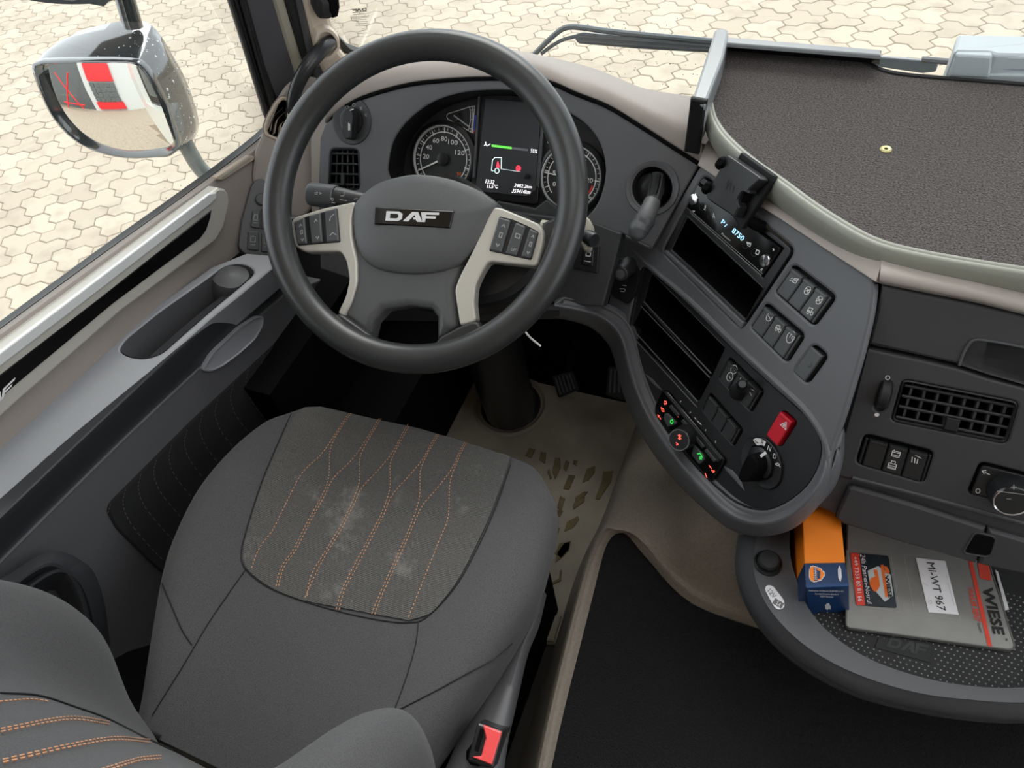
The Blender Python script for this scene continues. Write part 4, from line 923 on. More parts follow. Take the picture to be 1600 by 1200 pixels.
bd_ = bank('mirror_control', 'mirror control switch with small joystick on the console', INS, BANK_D, [[ring_sym(.5, .22, .25), [(.4, .2), (.6, .24)], ring_sym(.5, .62, .25), [(.4, .6), (.6, .66)]], [[(.2, .25), (.35, .2)], [(.2, .25), (.3, .4)]], [[(.3, .3), (.6, .25)], [(.35, .45), (.6, .5)]]], 'button_dark')
JP = INS.sh(.001); jb = JP.at(*zb((775, 850))[0]); jt = INS.sh(.028).at(*zb((800, 800))[0])
obj('joystick', tube([jb, jb + (jt - jb) * .2, jb + (jt - jb) * .55, jb + (jt - jb) * .6, jb + (jt - jb) * .9, jt], [.013, .009, .0055, .0075, .0078, .005], 16, smooth=False), 'satin_black', bd_)
bank('switch_row', 'row of three blank black rockers above the gear dial', INS, BANK_E, [None, None, None], 'button_dark')
hq = [bil(SW_H, .06, .04), bil(SW_H, .94, .04), bil(SW_H, .94, .96), bil(SW_H, .06, .96)]
hs = thing('hazard_switch', 'red hazard warning switch with white triangle', 'switch', INS.at(1223, 668))
b = rocker(hs, INS.sh(-.004), hq, 'hazard_red', .009, [[(.5, .24), (.26, .46), (.74, .46), (.5, .24)], [(.5, .32), (.42, .41), (.58, .41), (.5, .32)]], w=.001)
obj('top_edge', solid(INS.sh(.005), INS.los([bil(hq, .06, .02), bil(hq, .94, .02), bil(hq, .94, .14), bil(hq, .06, .14)]), -.001, .002, .001), 'hazard_red', b)
bank('switch_row', 'black switch row with white open and closed padlock symbols', PAS, BANK_F, [None, [[(.3, .45), (.7, .45), (.7, .25), (.3, .25), (.3, .45)], [(.38, .27), (.34, .17), (.58, .15), (.6, .2)], [(.35, .3), (.65, .3)], [(.35, .4), (.65, .4)], [(.3, .9), (.7, .9), (.7, .72), (.3, .72), (.3, .9)], [(.4, .72), (.4, .62), (.6, .62), (.6, .72)], [(.35, .8), (.65, .8)], [(.35, .86), (.65, .86)]], [[(.25, .18), (.75, .26)], [(.3, .3), (.35, .48)], [(.45, .31), (.5, .48)], [(.6, .32), (.62, .48)]]], 'satin_black')
# heater dial on the passenger side
rg = thing('heater_dial', 'round dial with plus and minus on the passenger fascia', 'dial', PAS.at(1578, 765))
PG = PAS.sh(-.006)
gq = [bil(BANK_G, .02, .04), bil(BANK_G, .98, .04), bil(BANK_G, .98, .96), bil(BANK_G, .02, .96)]
obj('backplate', solid(PG, rnd(PG.los(gq), .006), -.004, .004, .0015), 'satin_black', rg)
cg = PAS.lo((1576, 768)); rr = np.linalg.norm(np.array(PAS.lo((1546, 768))) - np.array(cg))
obj('knob', lathe(PAS, cg, [(rr * 1.18, -.003), (rr * 1.15, .008), (rr * 1.02, .020), (rr * .95, .022)], 40), 'satin_black', rg)
obj('chrome_ring', rings(PAS, [(circ(cg, rr * 1.02, 40), .0205), (circ(cg, rr * .98, 40), .0228), (circ(cg, rr * .9, 40), .0222)], False, False), 'chrome', rg)
obj('face', lathe(PAS, cg, [(rr * .9, .018), (rr * .9, .0218), (rr * .3, .0222), (.0003, .0222)], 40), 'satin_black', rg)
PK = PAS.sh(.0226)
obj('symbol', strokes(PK, [zt((1520, 402), (1552, 402)), zt((1536, 388), (1536, 417)), zt((1492, 476), (1518, 478)), zt((1432, 428), (1600, 450))], .0008), 'grey_print', rg, smooth=False, closed=False)
PM = PG.sh(.0044)
obj('symbol', strokes(PM, [[(1200 + (1312 + 13 * math.cos(t * .6)) / 4, 660 + (427 + 14 * math.sin(t * .6)) / 4) for t in range(12)], zt((1362, 300), (1340, 302), (1350, 320)), zt((1355, 312), (1385, 325))], .0009), 'white_print', rg, smooth=False, closed=False)

# knob with a hook symbol beside the brake lever
KN = CON.sh(.0005)
kn = thing('pull_knob', 'stubby dark control knob with small hook symbol beneath', 'knob', KN.at(975, 435))
kp = zc((440, 690), (500, 690), (560, 760), (555, 870), (495, 985), (375, 915), (385, 780))
obj('plate', dome(KN, rnd(KN.los(kp), .008, 3), [(1, -.01), (1, .003), (.92, .004), (.1, .003)]), 'panel_black', kn)
ka, kb_ = KN.at(*zc((495, 745))[0]), KN.sh(.035).at(*zc((437, 793))[0])
obj('knob', tube([ka, ka + (kb_ - ka) * .35, ka + (kb_ - ka) * .5, ka + (kb_ - ka) * .95, kb_], [.017, .0155, .0125, .0125, .0105], 24, smooth=False), 'button_dark', kn)
obj('cap', tube([kb_ - (kb_ - ka) * .02, kb_ + (kb_ - ka) * .02], [.0085, .0075], 20, smooth=False), 'door_plastic', kn)
obj('symbol', strokes(KN.sh(.0045), [zc((435, 885), (462, 885), (470, 892), (462, 903), (440, 900)), zc((450, 862), (475, 866))], .0011), 'white_print', kn, smooth=False, closed=False)
lw = thing('low_switch', 'small black switch below the beige stalk end', 'switch', KNE.at(918, 405))
b = rocker(lw, KNE, zc((150, 615), (310, 615), (300, 790), (150, 760)), 'panel_black', .004); rocker(lw, KNE.sh(.004), zc((205, 640), (275, 640), (268, 745), (195, 735)), 'satin_black', .003, [[(.3, .2), (.7, .2), (.7, .4), (.3, .4), (.3, .2)], [(.2, .72), (.75, .75)]], w=.0012)

# radio
RP = CON.sh(-.004)
radio = thing('car_radio', 'slim black car radio with glowing blue digits', 'radio', RP.at(1150, 370))
zrd = zz(1060, 240, 5.717)
obj('mounting_frame', plate(CON.sh(-.002), rnd(RP.los(zc((950, 180), (1522, 642), (1198, 1130), (705, 648))), .01), [rnd(RP.los(zc((858, 432), (1335, 880), (1222, 1078), (758, 640))), .003, 3), RP.los(zc((935, 222), (1462, 632), (1335, 815), (862, 378)))], 0, .02, .0015), 'satin_black', radio)
obj('storage_bin', well(CON.sh(-.002), rnd(RP.los(zc((858, 432), (1335, 880), (1222, 1078), (758, 640))), .003, 3), -.0015, .09, .003), 'deep_black', radio)
obj('bin_edge', tube([RP.sh(.003).at(*p) for p in zc((858, 432), (1335, 880), (1222, 1078), (758, 640), (858, 432))], .0011, 6, smooth=False), 'dash_dark', radio)
obj('lower_sill', solid(CON, rnd(CON.los(zc((705, 655), (730, 640), (1215, 1095), (1195, 1135))), .003, 3), -.006, .003, .002), 'dash_grey', radio)
rq = zc((938, 228), (1458, 632), (1332, 810), (866, 376))
fc = obj('faceplate', solid(RP, rnd(RP.los(rq), .003, 3), -.02, .006, .002), 'gloss_black', radio)
RS = RP.sh(.0062)
obj('trim_line', strokes(RS, [zc((872, 408), (1320, 802)), zc((880, 398), (1325, 790))], .0005), 'grey_print', fc, smooth=False, closed=False)
for c in ((165, 412), (800, 958)):
    k = RP.lo(zrd(c)[0]); o = obj('volume_knob', lathe(RP, k, [(.0085, .005), (.0085, .0075), (.0075, .0085), (.0003, .0088)], 28), 'chrome', radio)
for c in ((240, 478), (312, 555), (628, 815), (708, 885)):
    k = RP.lo(zrd(c)[0]); obj('button_ring', rings(RS, [(circ(k, .0056, 20), 0), (circ(k, .0052, 20), .0004), (circ(k, .0049, 20), 0)], False, False), 'dash_dark', fc)
obj('symbol', strokes(RS, [zrd((240, 462), (236, 488)), zrd((247, 464), (243, 490)), zrd((230, 496), (242, 505)), zrd((308, 575), (316, 530), (328, 575), (314, 562), (308, 575)), zrd((612, 790), (650, 802), (642, 830), (622, 822), (612, 790)), zrd((618, 800), (645, 812)), zrd((700, 858), (728, 872), (712, 905), (690, 892), (700, 858)), zrd((216, 348), (232, 345)), zrd((130, 508), (140, 520), (148, 512)), zrd((845, 848), (858, 860), (845, 866)), zrd((752, 1030), (738, 1035), (744, 1048))], .0011), 'white_print', fc, smooth=False, closed=False)
text('lettering', 'P1', RS, zrd((380, 620), (415, 655), (440, 635), (402, 585)), 'radio_blue', fc)
text('lettering', '8750', RS, zrd((475, 700), (570, 785), (598, 745), (500, 660)), 'radio_blue', fc, bold=.01)
text('lettering', 'Pioneer', RS, zrd((384, 722), (466, 786), (474, 770), (394, 706)), 'white_print', fc)
# phone holder
zh = zc
PHB = CON.sh(.028); PHF = CON.sh(.046)
ph = thing('phone_holder', 'black plastic phone cradle clipped above the car radio', 'phone holder', PHB.at(1160, 300))
obj('back_plate', solid(PHB, rnd(PHB.los(zh((1190, 30), (1398, 178), (1385, 215), (1195, 512), (1140, 440), (1290, 210), (1165, 75))), .002, 3), -.008, .0, .0015), 'shelf_black', ph)
obj('clamp', solid(PHF, rnd(PHF.los(zh((1102, 46), (1300, 182), (1312, 200), (1235, 270), (1240, 290), (1195, 280), (1165, 330), (1178, 372), (1145, 440), (1110, 412), (985, 330), (970, 300))), .0025, 3), -.016, 0, .002), 'satin_black', ph)
obj('notch', solid(PHB, PHB.los(zh((1180, 270), (1310, 195), (1250, 330), (1190, 380), (1150, 330))), -.004, .010, .001), 'deep_black', ph)
obj('emblem', strokes(PHF.sh(.0003), [zh((1110, 215), (1100, 262)), zh((1130, 230), (1118, 275)), zh((1148, 240), (1138, 285)), zh((1095, 235), (1115, 205)), zh((1092, 262), (1130, 215))], .0009), 'gauge_dark', ph, smooth=False, closed=False)
for c in ((1078, 95), (992, 250)):
    k = PHF.at(*zh(c)[0]); e = PHF.sh(-.014).at(*zh((c[0] - 18, c[1] + 14))[0])
    obj('gripper', tube([k + PHF.n * .006, k, e], [.005, .008, .007], 12, smooth=False), 'deep_black', ph)
obj('stem', tube([PHB.sh(-.006).at(*zh((1220, 440))[0]), PHB.sh(-.016).at(*zh((1280, 480))[0]), CON.sh(.002).at(*zh((1330, 500))[0])], .008, 10), 'deep_black', ph)
# climate unit
CP = INS.sh(.002)
cu = thing('climate_unit', 'black heater control unit with red symbols and fan dial', 'control panel', CP.at(1078, 680))
zc6 = zz(1010, 580, 6)
cpo = rnd(CP.los(zc6((165, 175), (200, 178), (742, 815), (745, 850), (640, 1020), (600, 1040), (560, 1010), (95, 420), (95, 330))), .005, 3)
obj('body', solid(CP, cpo, -.006, .005, .002), 'gloss_black', cu)
CQ = CP.sh(.0052)
obj('top_key_strip', solid(CP, CP.los(zc6((190, 192), (205, 188), (735, 818), (700, 850), (690, 840))), .004, .0075, .001), 'panel_black', cu)
for a, b in (((265, 310), (345, 405)), ((380, 445), (480, 570)), ((500, 600), (580, 700)), ((600, 720), (690, 830))):
    obj('key', solid(CP, CP.los(zc6((a[0] - 25, a[1] + 18), a, b, (b[0] - 25, b[1] + 18))), .004, .0085, .001), 'dash_dark', cu)
k1 = obj('key', solid(CP, rnd(CP.los(zc6((200, 395), (228, 388), (315, 480), (300, 500), (230, 520), (190, 440))), .002, 3), .004, .008, .0015), 'button', cu)
k2 = obj('key', solid(CP, rnd(CP.los(zc6((475, 680), (560, 775), (575, 820), (540, 860), (520, 865), (455, 780))), .002, 3), .004, .008, .0015), 'button', cu)
CK = CP.sh(.0083)
obj('symbol', strokes(CK, [zc6((228, 462), (245, 455), (252, 478), (240, 492), (226, 480), (228, 462))], .0016), 'green_print', k1, smooth=False, closed=False)
obj('symbol', strokes(CK, [zc6((480, 775), (505, 770), (525, 805), (500, 805)), zc6((500, 820), (520, 822))], .0018), 'green_print', k2, smooth=False, closed=False)
obj('symbol', strokes(CQ, [zc6((170, 280), (188, 285), (190, 305), (172, 310), (168, 295)), zc6((140, 340), (160, 355), (168, 378), (150, 375), (140, 340)), zc6((108, 410), (122, 420), (112, 430)), zc6((128, 435), (135, 450)), zc6((274, 395), (300, 428)), zc6((505, 670), (537, 708)), zc6((620, 825), (645, 838)), zc6((590, 885), (612, 912)), zc6((612, 930), (640, 938), (625, 950)), zc6((553, 958), (568, 998))], .0016), 'red_print', cu, smooth=False, closed=False)
obj('scale_mark', strokes(INS.sh(.0006), [zc6((318, 290), (326, 280)), zc6((408, 392), (416, 382)), zc6((455, 435), (466, 450)), zc6((478, 465), (516, 500)), zc6((552, 558), (560, 548)), zc6((648, 670), (652, 652))], .0014), 'white_print', cu, smooth=False, closed=False)
dc = CP.sh(.005).at(*zc6((385, 610))[0]); de = CP.sh(.036).at(*zc6((305, 645))[0])
DN = _unit(de - dc); DP = Pl(de, DN)
kn_ = obj('fan_dial', tube([dc - DN * .004, dc, de - DN * .003, de], [.0195, .0195, .0170, .0160], 32, smooth=False), 'satin_black', cu)
obj('chrome_ring', rings(DP, [(circ((0, 0), .0166, 36), -.002), (circ((0, 0), .0166, 36), .0006), (circ((0, 0), .0150, 36), .0006), (circ((0, 0), .0146, 36), -.001)], False, False), 'chrome', kn_)
obj('symbol', strokes(DP.sh(.0004), [zc6((298, 598), (325, 635)), zc6((300, 632), (326, 602)), zc6((312, 592), (312, 640)), zc6((280, 670), (298, 685), (282, 692))], .0014), 'red_print', kn_, smooth=False, closed=False)
# gear dial
gs = thing('gear_selector', 'round rotary gear selector marked R N D', 'gear selector', INS.at(1192, 722))
gq = zk((880, 488), (955, 500), (1020, 570), (1055, 670), (1040, 770), (990, 815), (930, 800), (850, 730), (808, 650), (810, 570), (840, 505))
go = crv(INS.los(gq), 4, closed=True); gc = np.mean(np.array(go), 0)
def gsc(k): return [tuple(gc + (np.array(p) - gc) * k) for p in ccw(go)]
obj('base_disc', rings(INS, [(gsc(1.02), -.002), (gsc(1.0), .004), (gsc(.97), .005), (gsc(.66), .0035), (gsc(.62), .001)], True, True), 'panel_black', gs)
obj('inner_ring', rings(INS, [(gsc(.62), .001), (gsc(.60), .007), (gsc(.5), .009), (gsc(.02), .009)], True, True), 'satin_black', gs)
gk = [bil(zk((0, 0), (1, 0), (1, 1), (0, 1)), *p) for p in ()]
ko = rnd(INS.los(zk((905, 590), (945, 575), (985, 625), (985, 690), (935, 760), (870, 765), (845, 730), (870, 660))), .005, 3)
IK = INS.sh(.008)
obj('knob', rings(IK, [(ccw(ko), 0), (off(ccw(ko), .0015), .018), (off(ccw(ko), .004), .021)]), 'deep_black', gs)
obj('pointer', strokes(INS.sh(.0292), [zk((918, 610), (945, 590))], .004), 'white_print', gs, smooth=False, closed=False)
IL = INS.sh(.0056)
arc = zk((866, 508), (885, 498), (915, 502), (948, 522), (938, 548), (918, 540), (900, 545), (888, 540))
obj('white_arc', rings(IL, [(ccw(IL.los(arc)), 0), (ccw(IL.los(arc)), .0003)]), 'white_print', gs, smooth=False)
IM = IL.sh(.0004)
def gl(s, c, m, sz=12): 
    x, y = c; text('lettering', s, IM, zk((x - sz * .75, y + sz * .55), (x + sz * .45, y + sz * 1.25), (x + sz * .95, y - sz * .55), (x - sz * .25, y - sz * 1.25)), m, gs)
gl('R', (926, 526), 'ink', 13); gl('N', (968, 562), 'white_print', 16); gl('D', (1002, 612), 'white_print', 16)
obj('symbol', strokes(IM, [zk((880, 512), (888, 525), (900, 528))], .0012), 'ink', gs, smooth=False, closed=False)
obj('symbol', strokes(IM, [zk((1006, 660), (1022, 654), (1034, 664), (1022, 670), (1006, 660)), zk((1028, 668), (1038, 678))], .001), 'white_print', gs, smooth=False, closed=False)
# ---------------------------------------------------------------- carpeted shelf over the passenger dash
TB = hz(.80)
shelf = thing('dashboard_shelf', 'large grey carpeted shelf with pale rim over the dashboard', 'shelf', (.1, .9, .76))
edge = [(1105, 166), (1111, 190), (1127, 215), (1152, 240), (1183, 265), (1215, 287), (1270, 328), (1330, 366), (1375, 387), (1430, 401), (1500, 414), (1600, 430), (1760, 452), (2000, 488), (2200, 520)]
edge_i = [(1108, 160), (1117, 187), (1134, 211), (1158, 235), (1188, 259), (1220, 281), (1275, 322), (1334, 359), (1378, 380), (1432, 394), (1502, 407), (1602, 423), (1762, 445), (2002, 481), (2202, 513)]
ep = crv([TB.at(*p) for p in edge], 3); epi = crv([TB.at(*p) for p in edge_i], 3)
front = [TB.at(*p) for p in [(2200, 205), (1760, 150), (1600, 134), (1500, 126), (1420, 119), (1385, 113), (1362, 103), (1345, 93)]] + [TB.at(1132, 72)]
cp_o = [TB.lo(proj(p)) for p in [tuple(q) for q in epi]] + [(p - TB.p) @ np.array([TB.ex, TB.ey]).T for p in front]
cp_o = [tuple(map(float, p)) for p in cp_o]
obj('carpet', solid(TB, cp_o, -.012, .003, .003), 'shelf_carpet', shelf)
dn = np.array([0, 0, -1.])
def outw(P):
    out = []
    for i in range(len(P)):
        t = np.array(P[min(i + 1, len(P) - 1)]) - np.array(P[max(i - 1, 0)]); o = np.array([-t[1], t[0], 0]); o = _unit(o); out.append(-o if -o[1] < 0 or True else o)
    return out
ow = [np.array([t[1], -t[0], 0]) for t in [_unit(np.array([ep[min(i + 1, len(ep) - 1)][0] - ep[max(i - 1, 0)][0], ep[min(i + 1, len(ep) - 1)][1] - ep[max(i - 1, 0)][1], 0])) for i in range(len(ep))]]
if np.mean([o[1] for o in ow]) > 0: ow = [-o for o in ow]
def band(prof): 
    V = []; n = len(ep)
    for du, dz in prof: V += [np.array(e) + o * du + np.array([0, 0, dz]) for e, o in zip(ep, ow)]
    F = [(k * n + i, k * n + i + 1, (k + 1) * n + i + 1, (k + 1) * n + i) for k in range(len(prof) - 1) for i in range(n - 1)]
    return V, F
obj('rim', thick(band([(-.008, -.002), (-.006, .0025), (-.002, .004), (.002, .002), (.004, -.004), (.005, -.012), (.003, -.024), (-.002, -.034), (-.010, -.040)]), (.002, .006, 0)), 'shelf_rim', shelf, ang=60)
obj('underside', thick(band([(-.012, -.006), (-.012, -.04), (-.06, -.045)]), (0, .01, -.004)), 'shelf_black', shelf)
TR_ = hz(.835)
bar = [(1117, 44), (1137, 43), (1139, 52), (1131, 90), (1107, 152), (1103, 162), (1081, 156), (1084, 146), (1112, 62)]
obj('side_rail', solid(TR_, rnd(TR_.los(bar), .006, 3), -.055, 0, .004), 'rail_sky_sheen', shelf)
obj('rail_end', solid(Pl(TR_.at(1092, 156), (-.15, -1, .15)), [(-.0115, -.078), (.0105, -.078), (.0115, .002), (-.0115, .002)], -.004, .004, .003), 'shelf_black', shelf)
fr = [(1134, 57), (1376, 77), (1377, 86), (1133, 67)]
obj('front_rail', solid(hz(.83), hz(.83).los(fr), -.006, 0, .002), 'rail_sky_sheen', shelf)
fy = hz(.83).at(1250, 76)
obj('front_wall', thick(([hz(.828).at(1133, 66), hz(.828).at(1376, 86), hz(.80).at(1374, 101), hz(.80).at(1130, 80)], [(0, 1, 2, 3)]), (0, .012, 0)), 'shelf_black', shelf, smooth=False)
obj('front_lip', tube([TB.sh(.002).at(*p) for p in [(1346, 94), (1362, 104), (1385, 113), (1420, 119), (1500, 126), (1600, 134), (1760, 150)]], .0045, 8), 'shelf_black', shelf)
ey = thing('screw_eye', 'small pale ring screw standing in the shelf carpet', 'screw', TB.at(1383, 237))
obj('ring', rings(TB, [(circ(TB.lo((1383, 237)), r, 20), h) for r, h in ((.0072, .002), (.0072, .004), (.0055, .0055), (.0028, .005), (.0022, .003))], False, False), 'brass', ey)
obj('hole', lathe(TB, TB.lo((1383, 237)), [(.0026, .0025), (.0024, .0036), (.0003, .0036)], 14), 'deep_black', ey)

# grey box at the windscreen on the passenger side
BX = hz(.86)
gb = thing('toll_box', 'pale grey plastic housing behind the shelf at the windscreen', 'box', BX.at(1560, 90))
BX = hz(.832); BF = vy(1.088)
obj('housing', solid(BX, rnd(BX.los([(1497, 53), (1720, 56), (1720, 87), (1556, 85), (1547, 81), (1491, 80)]), .004), -.075, 0, .004), 'pale_plastic', gb)
obj('lid', solid(BF, rnd(BF.los([(1494, 83), (1551, 86), (1546, 121), (1481, 118)]), .003), -.02, .004, .003), 'pale_plastic', gb)
obj('front_panel', solid(BF, BF.los([(1552, 88), (1720, 92), (1720, 112), (1548, 112)]), -.02, -.001, .003), 'pale_plastic', gb)
obj('base_strip', solid(BF, BF.los([(1546, 115), (1720, 118), (1720, 140), (1480, 130), (1481, 119)]), -.02, .002, .002), 'pale_plastic', gb)
# ---------------------------------------------------------------- low tray with papers
TYR = hz(.40); TYF = hz(.352)
tray = thing('storage_tray', 'dark grey rounded storage tray below the passenger fascia', 'tray', (.2, .45, .34))
t_in = [(1233, 822), (1233, 862), (1241, 900), (1262, 950), (1300, 992), (1360, 1030), (1440, 1058), (1520, 1072), (1600, 1074), (1720, 1060), (1850, 1022), (1930, 970), (1950, 915)]
t_mid = [(1182, 838), (1176, 880), (1186, 922), (1212, 965), (1262, 1012), (1335, 1052), (1430, 1082), (1520, 1094), (1600, 1098), (1720, 1090), (1880, 1048), (1975, 985), (2000, 920)]
t_out = [(1154, 836), (1150, 880), (1164, 930), (1198, 984), (1256, 1036), (1336, 1080), (1430, 1106), (1520, 1120), (1600, 1124), (1720, 1116), (1900, 1070), (2005, 995), (2030, 922)]
t_low = [(1164, 842), (1160, 890), (1172, 940), (1204, 992), (1258, 1040), (1338, 1081), (1430, 1106), (1520, 1120), (1600, 1124), (1720, 1116), (1900, 1070), (2000, 998), (2025, 925)]
obj('rim', thick(loft([[hz(.356).at(*(np.array(p))) for p in t_in], [hz(.397).at(*p) for p in t_in], [hz(.400).at(*(np.array(p) * .94 + np.array(q) * .06)) for p, q in zip(t_in, t_mid)], [hz(.401).at(*(np.array(p) * .1 + np.array(q) * .9)) for p, q in zip(t_in, t_mid)], [hz(.398).at(*(np.array(p) * .92 + np.array(q) * .08)) for p, q in zip(t_mid, t_out)], [hz(.372).at(*p) for p in t_out], [hz(.345).at(*p) for p in t_low], [hz(.32).at(*p) + np.array([.03, .03, 0]) for p in t_low]], 5, 4), (0, 0, -.012)), 'tray_grey', tray, ang=50)
fl = [TYF.lo(p) for p in [(1232, 860), (1240, 900), (1260, 955), (1300, 1000), (1360, 1040), (1440, 1068), (1520, 1082), (1600, 1086), (1720, 1070)]] + [(.55, .62), (.05, .62)]
fl = [TYF.lo(p) for p in [(1215, 860), (1225, 905), (1250, 960), (1290, 1005), (1350, 1045), (1440, 1075), (1520, 1088), (1600, 1092), (1720, 1076), (1860, 1034), (1950, 975), (1975, 915)]]
e1 = np.array([.60, .60, .352]) - TYF.p; e2 = np.array([.06, .60, .352]) - TYF.p
fl += [(float(e1 @ TYF.ex), float(e1 @ TYF.ey)), (float(e2 @ TYF.ex), float(e2 @ TYF.ey))]
obj('rubber_mat', solid(TYF, fl, -.02, 0, .001), 'tray_rubber', tray)
bv, bf = [], []
for i in range(60):
    for j in range(34):
        x, y = .06 + i * .0075 + (j % 2) * .00375, .34 + j * .0065; p = proj((x, y, .352))
        if not inside(p, [(1236, 900), (1262, 958), (1300, 1000), (1360, 1038), (1440, 1066), (1520, 1080), (1600, 1082), (1700, 1070), (1700, 820), (1236, 820)]): continue
        if inside(p, [(1345, 995), (1455, 1005), (1462, 1040), (1380, 1020)]): continue
        k = len(bv); r = .0012; bv += [(x + r * math.cos(a * 1.05), y + r * math.sin(a * 1.05), .352) for a in range(6)] + [(x, y, .3535)]; bf += [(k + a, k + (a + 1) % 6, k + 6) for a in range(6)]
tag(obj('rubber_pimples', (bv, bf), 'grey_print', tray, closed=False), kind='stuff')
emb = [(1380, 1018), (1396, 998), (1455, 1006), (1446, 1034)]
obj('embossed_plate', solid(TYF, TYF.los([(1366, 1012), (1374, 992), (1458, 1004), (1452, 1036)]), -.001, .001, .0005), 'rubber', tray)
glyph('lettering', LOGO, TYF.sh(.0011), [(1385, 1010), (1448, 1026), (1452, 1008), (1392, 996)], 'button_dark', tray)
SK = hz(.4015)
obj('inner_wall', thick(([hz(.40).at(*p) for p in [(1233, 822), (1233, 862)]] + [hz(.35).at(*p) for p in [(1240, 880), (1240, 822)]], [(0, 1, 2, 3)]), (-.01, 0, 0)), 'deep_black', tray, smooth=False)
s12 = thing('power_socket', 'round black capped power socket on left tray rim', 'socket', SK.at(1200, 878))
obj('collar', lathe(SK, SK.lo((1200, 880)), [(.0195, -.008), (.0195, .002), (.0175, .004), (.016, .002)], 32), 'satin_black', s12)
obj('cap', lathe(SK, SK.lo((1200, 879)), [(.0155, .001), (.0155, .009), (.013, .012), (.0005, .013)], 32), 'rubber', s12)
zy = zz(1140, 800, 3.478)
lb_ = rnd(SK.los(zy((190, 420), (200, 400), (232, 400), (295, 480), (298, 515), (282, 530), (255, 530), (235, 505))), .008)
ob = obj('socket_label', rings(SK.sh(.0006), [(ccw(lb_), -.002), (ccw(lb_), .0006)]), 'paper', base=SK.at(1210, 932)); tag(ob, 'white oval sticker reading 12V 5A on tray rim', 'sticker')
S12 = SK.sh(.0014)
text('lettering', '12V', S12, zy((205, 432), (238, 472), (256, 455), (222, 415)), 'folder_line', ob)
obj('dark_field', strokes(S12, [zy((250, 488), (278, 505))], .009, .0001), 'folder_line', ob, smooth=False, closed=False)
text('lettering', '5A', S12.sh(.0004), zy((250, 500), (268, 520), (284, 502), (264, 480)), 'paper', ob)
# folder
FD = hz(.362)
zf = zz(1400, 820, 5.715); zg = zz(1240, 820, 6.667)
fo = [(1325, 800), (1324, 850), (1322, 975), (1326, 981), (1580, 1016), (1586, 1012), (1560, 925), (1530, 835), (1515, 790)]
folder = thing('document_folder', 'grey plastic document folder with orange stripe lying in tray', 'folder', FD.at(1450, 930))
obj('cover', solid(FD, rnd(FD.los(fo), .003, 3), -.008, 0, .001), 'folder', folder)
obj('edge_piping', tube([FD.at(*p) for p in [(1323, 860), (1322, 972), (1323, 978), (1328, 981), (1576, 1015), (1583, 1014), (1585, 1008), (1560, 925), (1532, 840)]], .0012, 6, smooth=False), 'folder_line', folder)
FE = FD.sh(.0004)
obj('pocket_line', strokes(FE, [zf((70, 268), (165, 790), (575, 850), (560, 805)), zf((70, 268), (250, 275)), zg((580, 260), (1010, 290), (1105, 905), (660, 840), (560, 270))], .0006), 'grey_print', folder, smooth=False, closed=False)
st_ = zf((640, 330), (675, 345), (855, 1085), (822, 1080), (690, 470))
obj('orange_stripe', rings(FE, [(ccw(FE.los(zf((632, 260), (668, 262), (858, 1090), (820, 1086)))), 0), (ccw(FE.los(zf((632, 260), (668, 262), (858, 1090), (820, 1086)))), .0003)]), 'logo_red', folder, smooth=False)
text('lettering', 'WIESE', FE, zf((768, 570), (870, 990), (975, 985), (862, 560)), 'ink', folder, bold=.035, shear=.15)
text('lettering', 'TRAILER RENT', FE, zf((640, 555), (700, 860), (762, 870), (680, 560)), 'logo_red', folder, bold=.02, shear=.1)
text('lettering', 'GmbH', FE, zf((722, 880), (748, 965), (772, 962), (748, 872)), 'ink', folder, shear=.15)
text('lettering', '®', FE, zf((972, 1015), (980, 1040), (1002, 1040), (994, 1012)), 'ink', folder)
obj('logo_patch', rings(FE, [(ccw(FE.los(zf((725, 330), (828, 345), (852, 500), (752, 480)))), 0), (ccw(FE.los(zf((725, 330), (828, 345), (852, 500), (752, 480)))), .0003)]), 'logo_red', folder, smooth=False)
pp = obj('paper_label', solid(FD, FD.los(zf((175, 298), (438, 325), (558, 805), (288, 782))), .0002, .0012, .0002), 'paper', base=FD.at(1465, 915)); tag(pp, 'white paper slip reading MI-WT 967 on grey folder', 'paper')
FP = FD.sh(.0015)
text('lettering', 'MI-WT 967', FP, zf((272, 335), (372, 760), (446, 768), (342, 340)), 'ink', pp)
obj('pencil_marks', strokes(FP, [zf((235, 445), (252, 450)), zf((240, 520), (270, 535), (290, 545)), zf((285, 690), (312, 672), (318, 700), (300, 705)), zf((445, 455), (455, 470)), zf((462, 520), (520, 720))], .0004), 'grey_print', pp, smooth=False, closed=False)
sp2 = obj('paper_sheet', solid(hz(.356), hz(.356).los(zf((885, 400), (912, 420), (1012, 755), (975, 760))), -.002, 0, .0003), 'paper', base=hz(.356).at(1565, 925)); tag(sp2, 'narrow white paper edge sticking out behind the grey folder', 'paper')
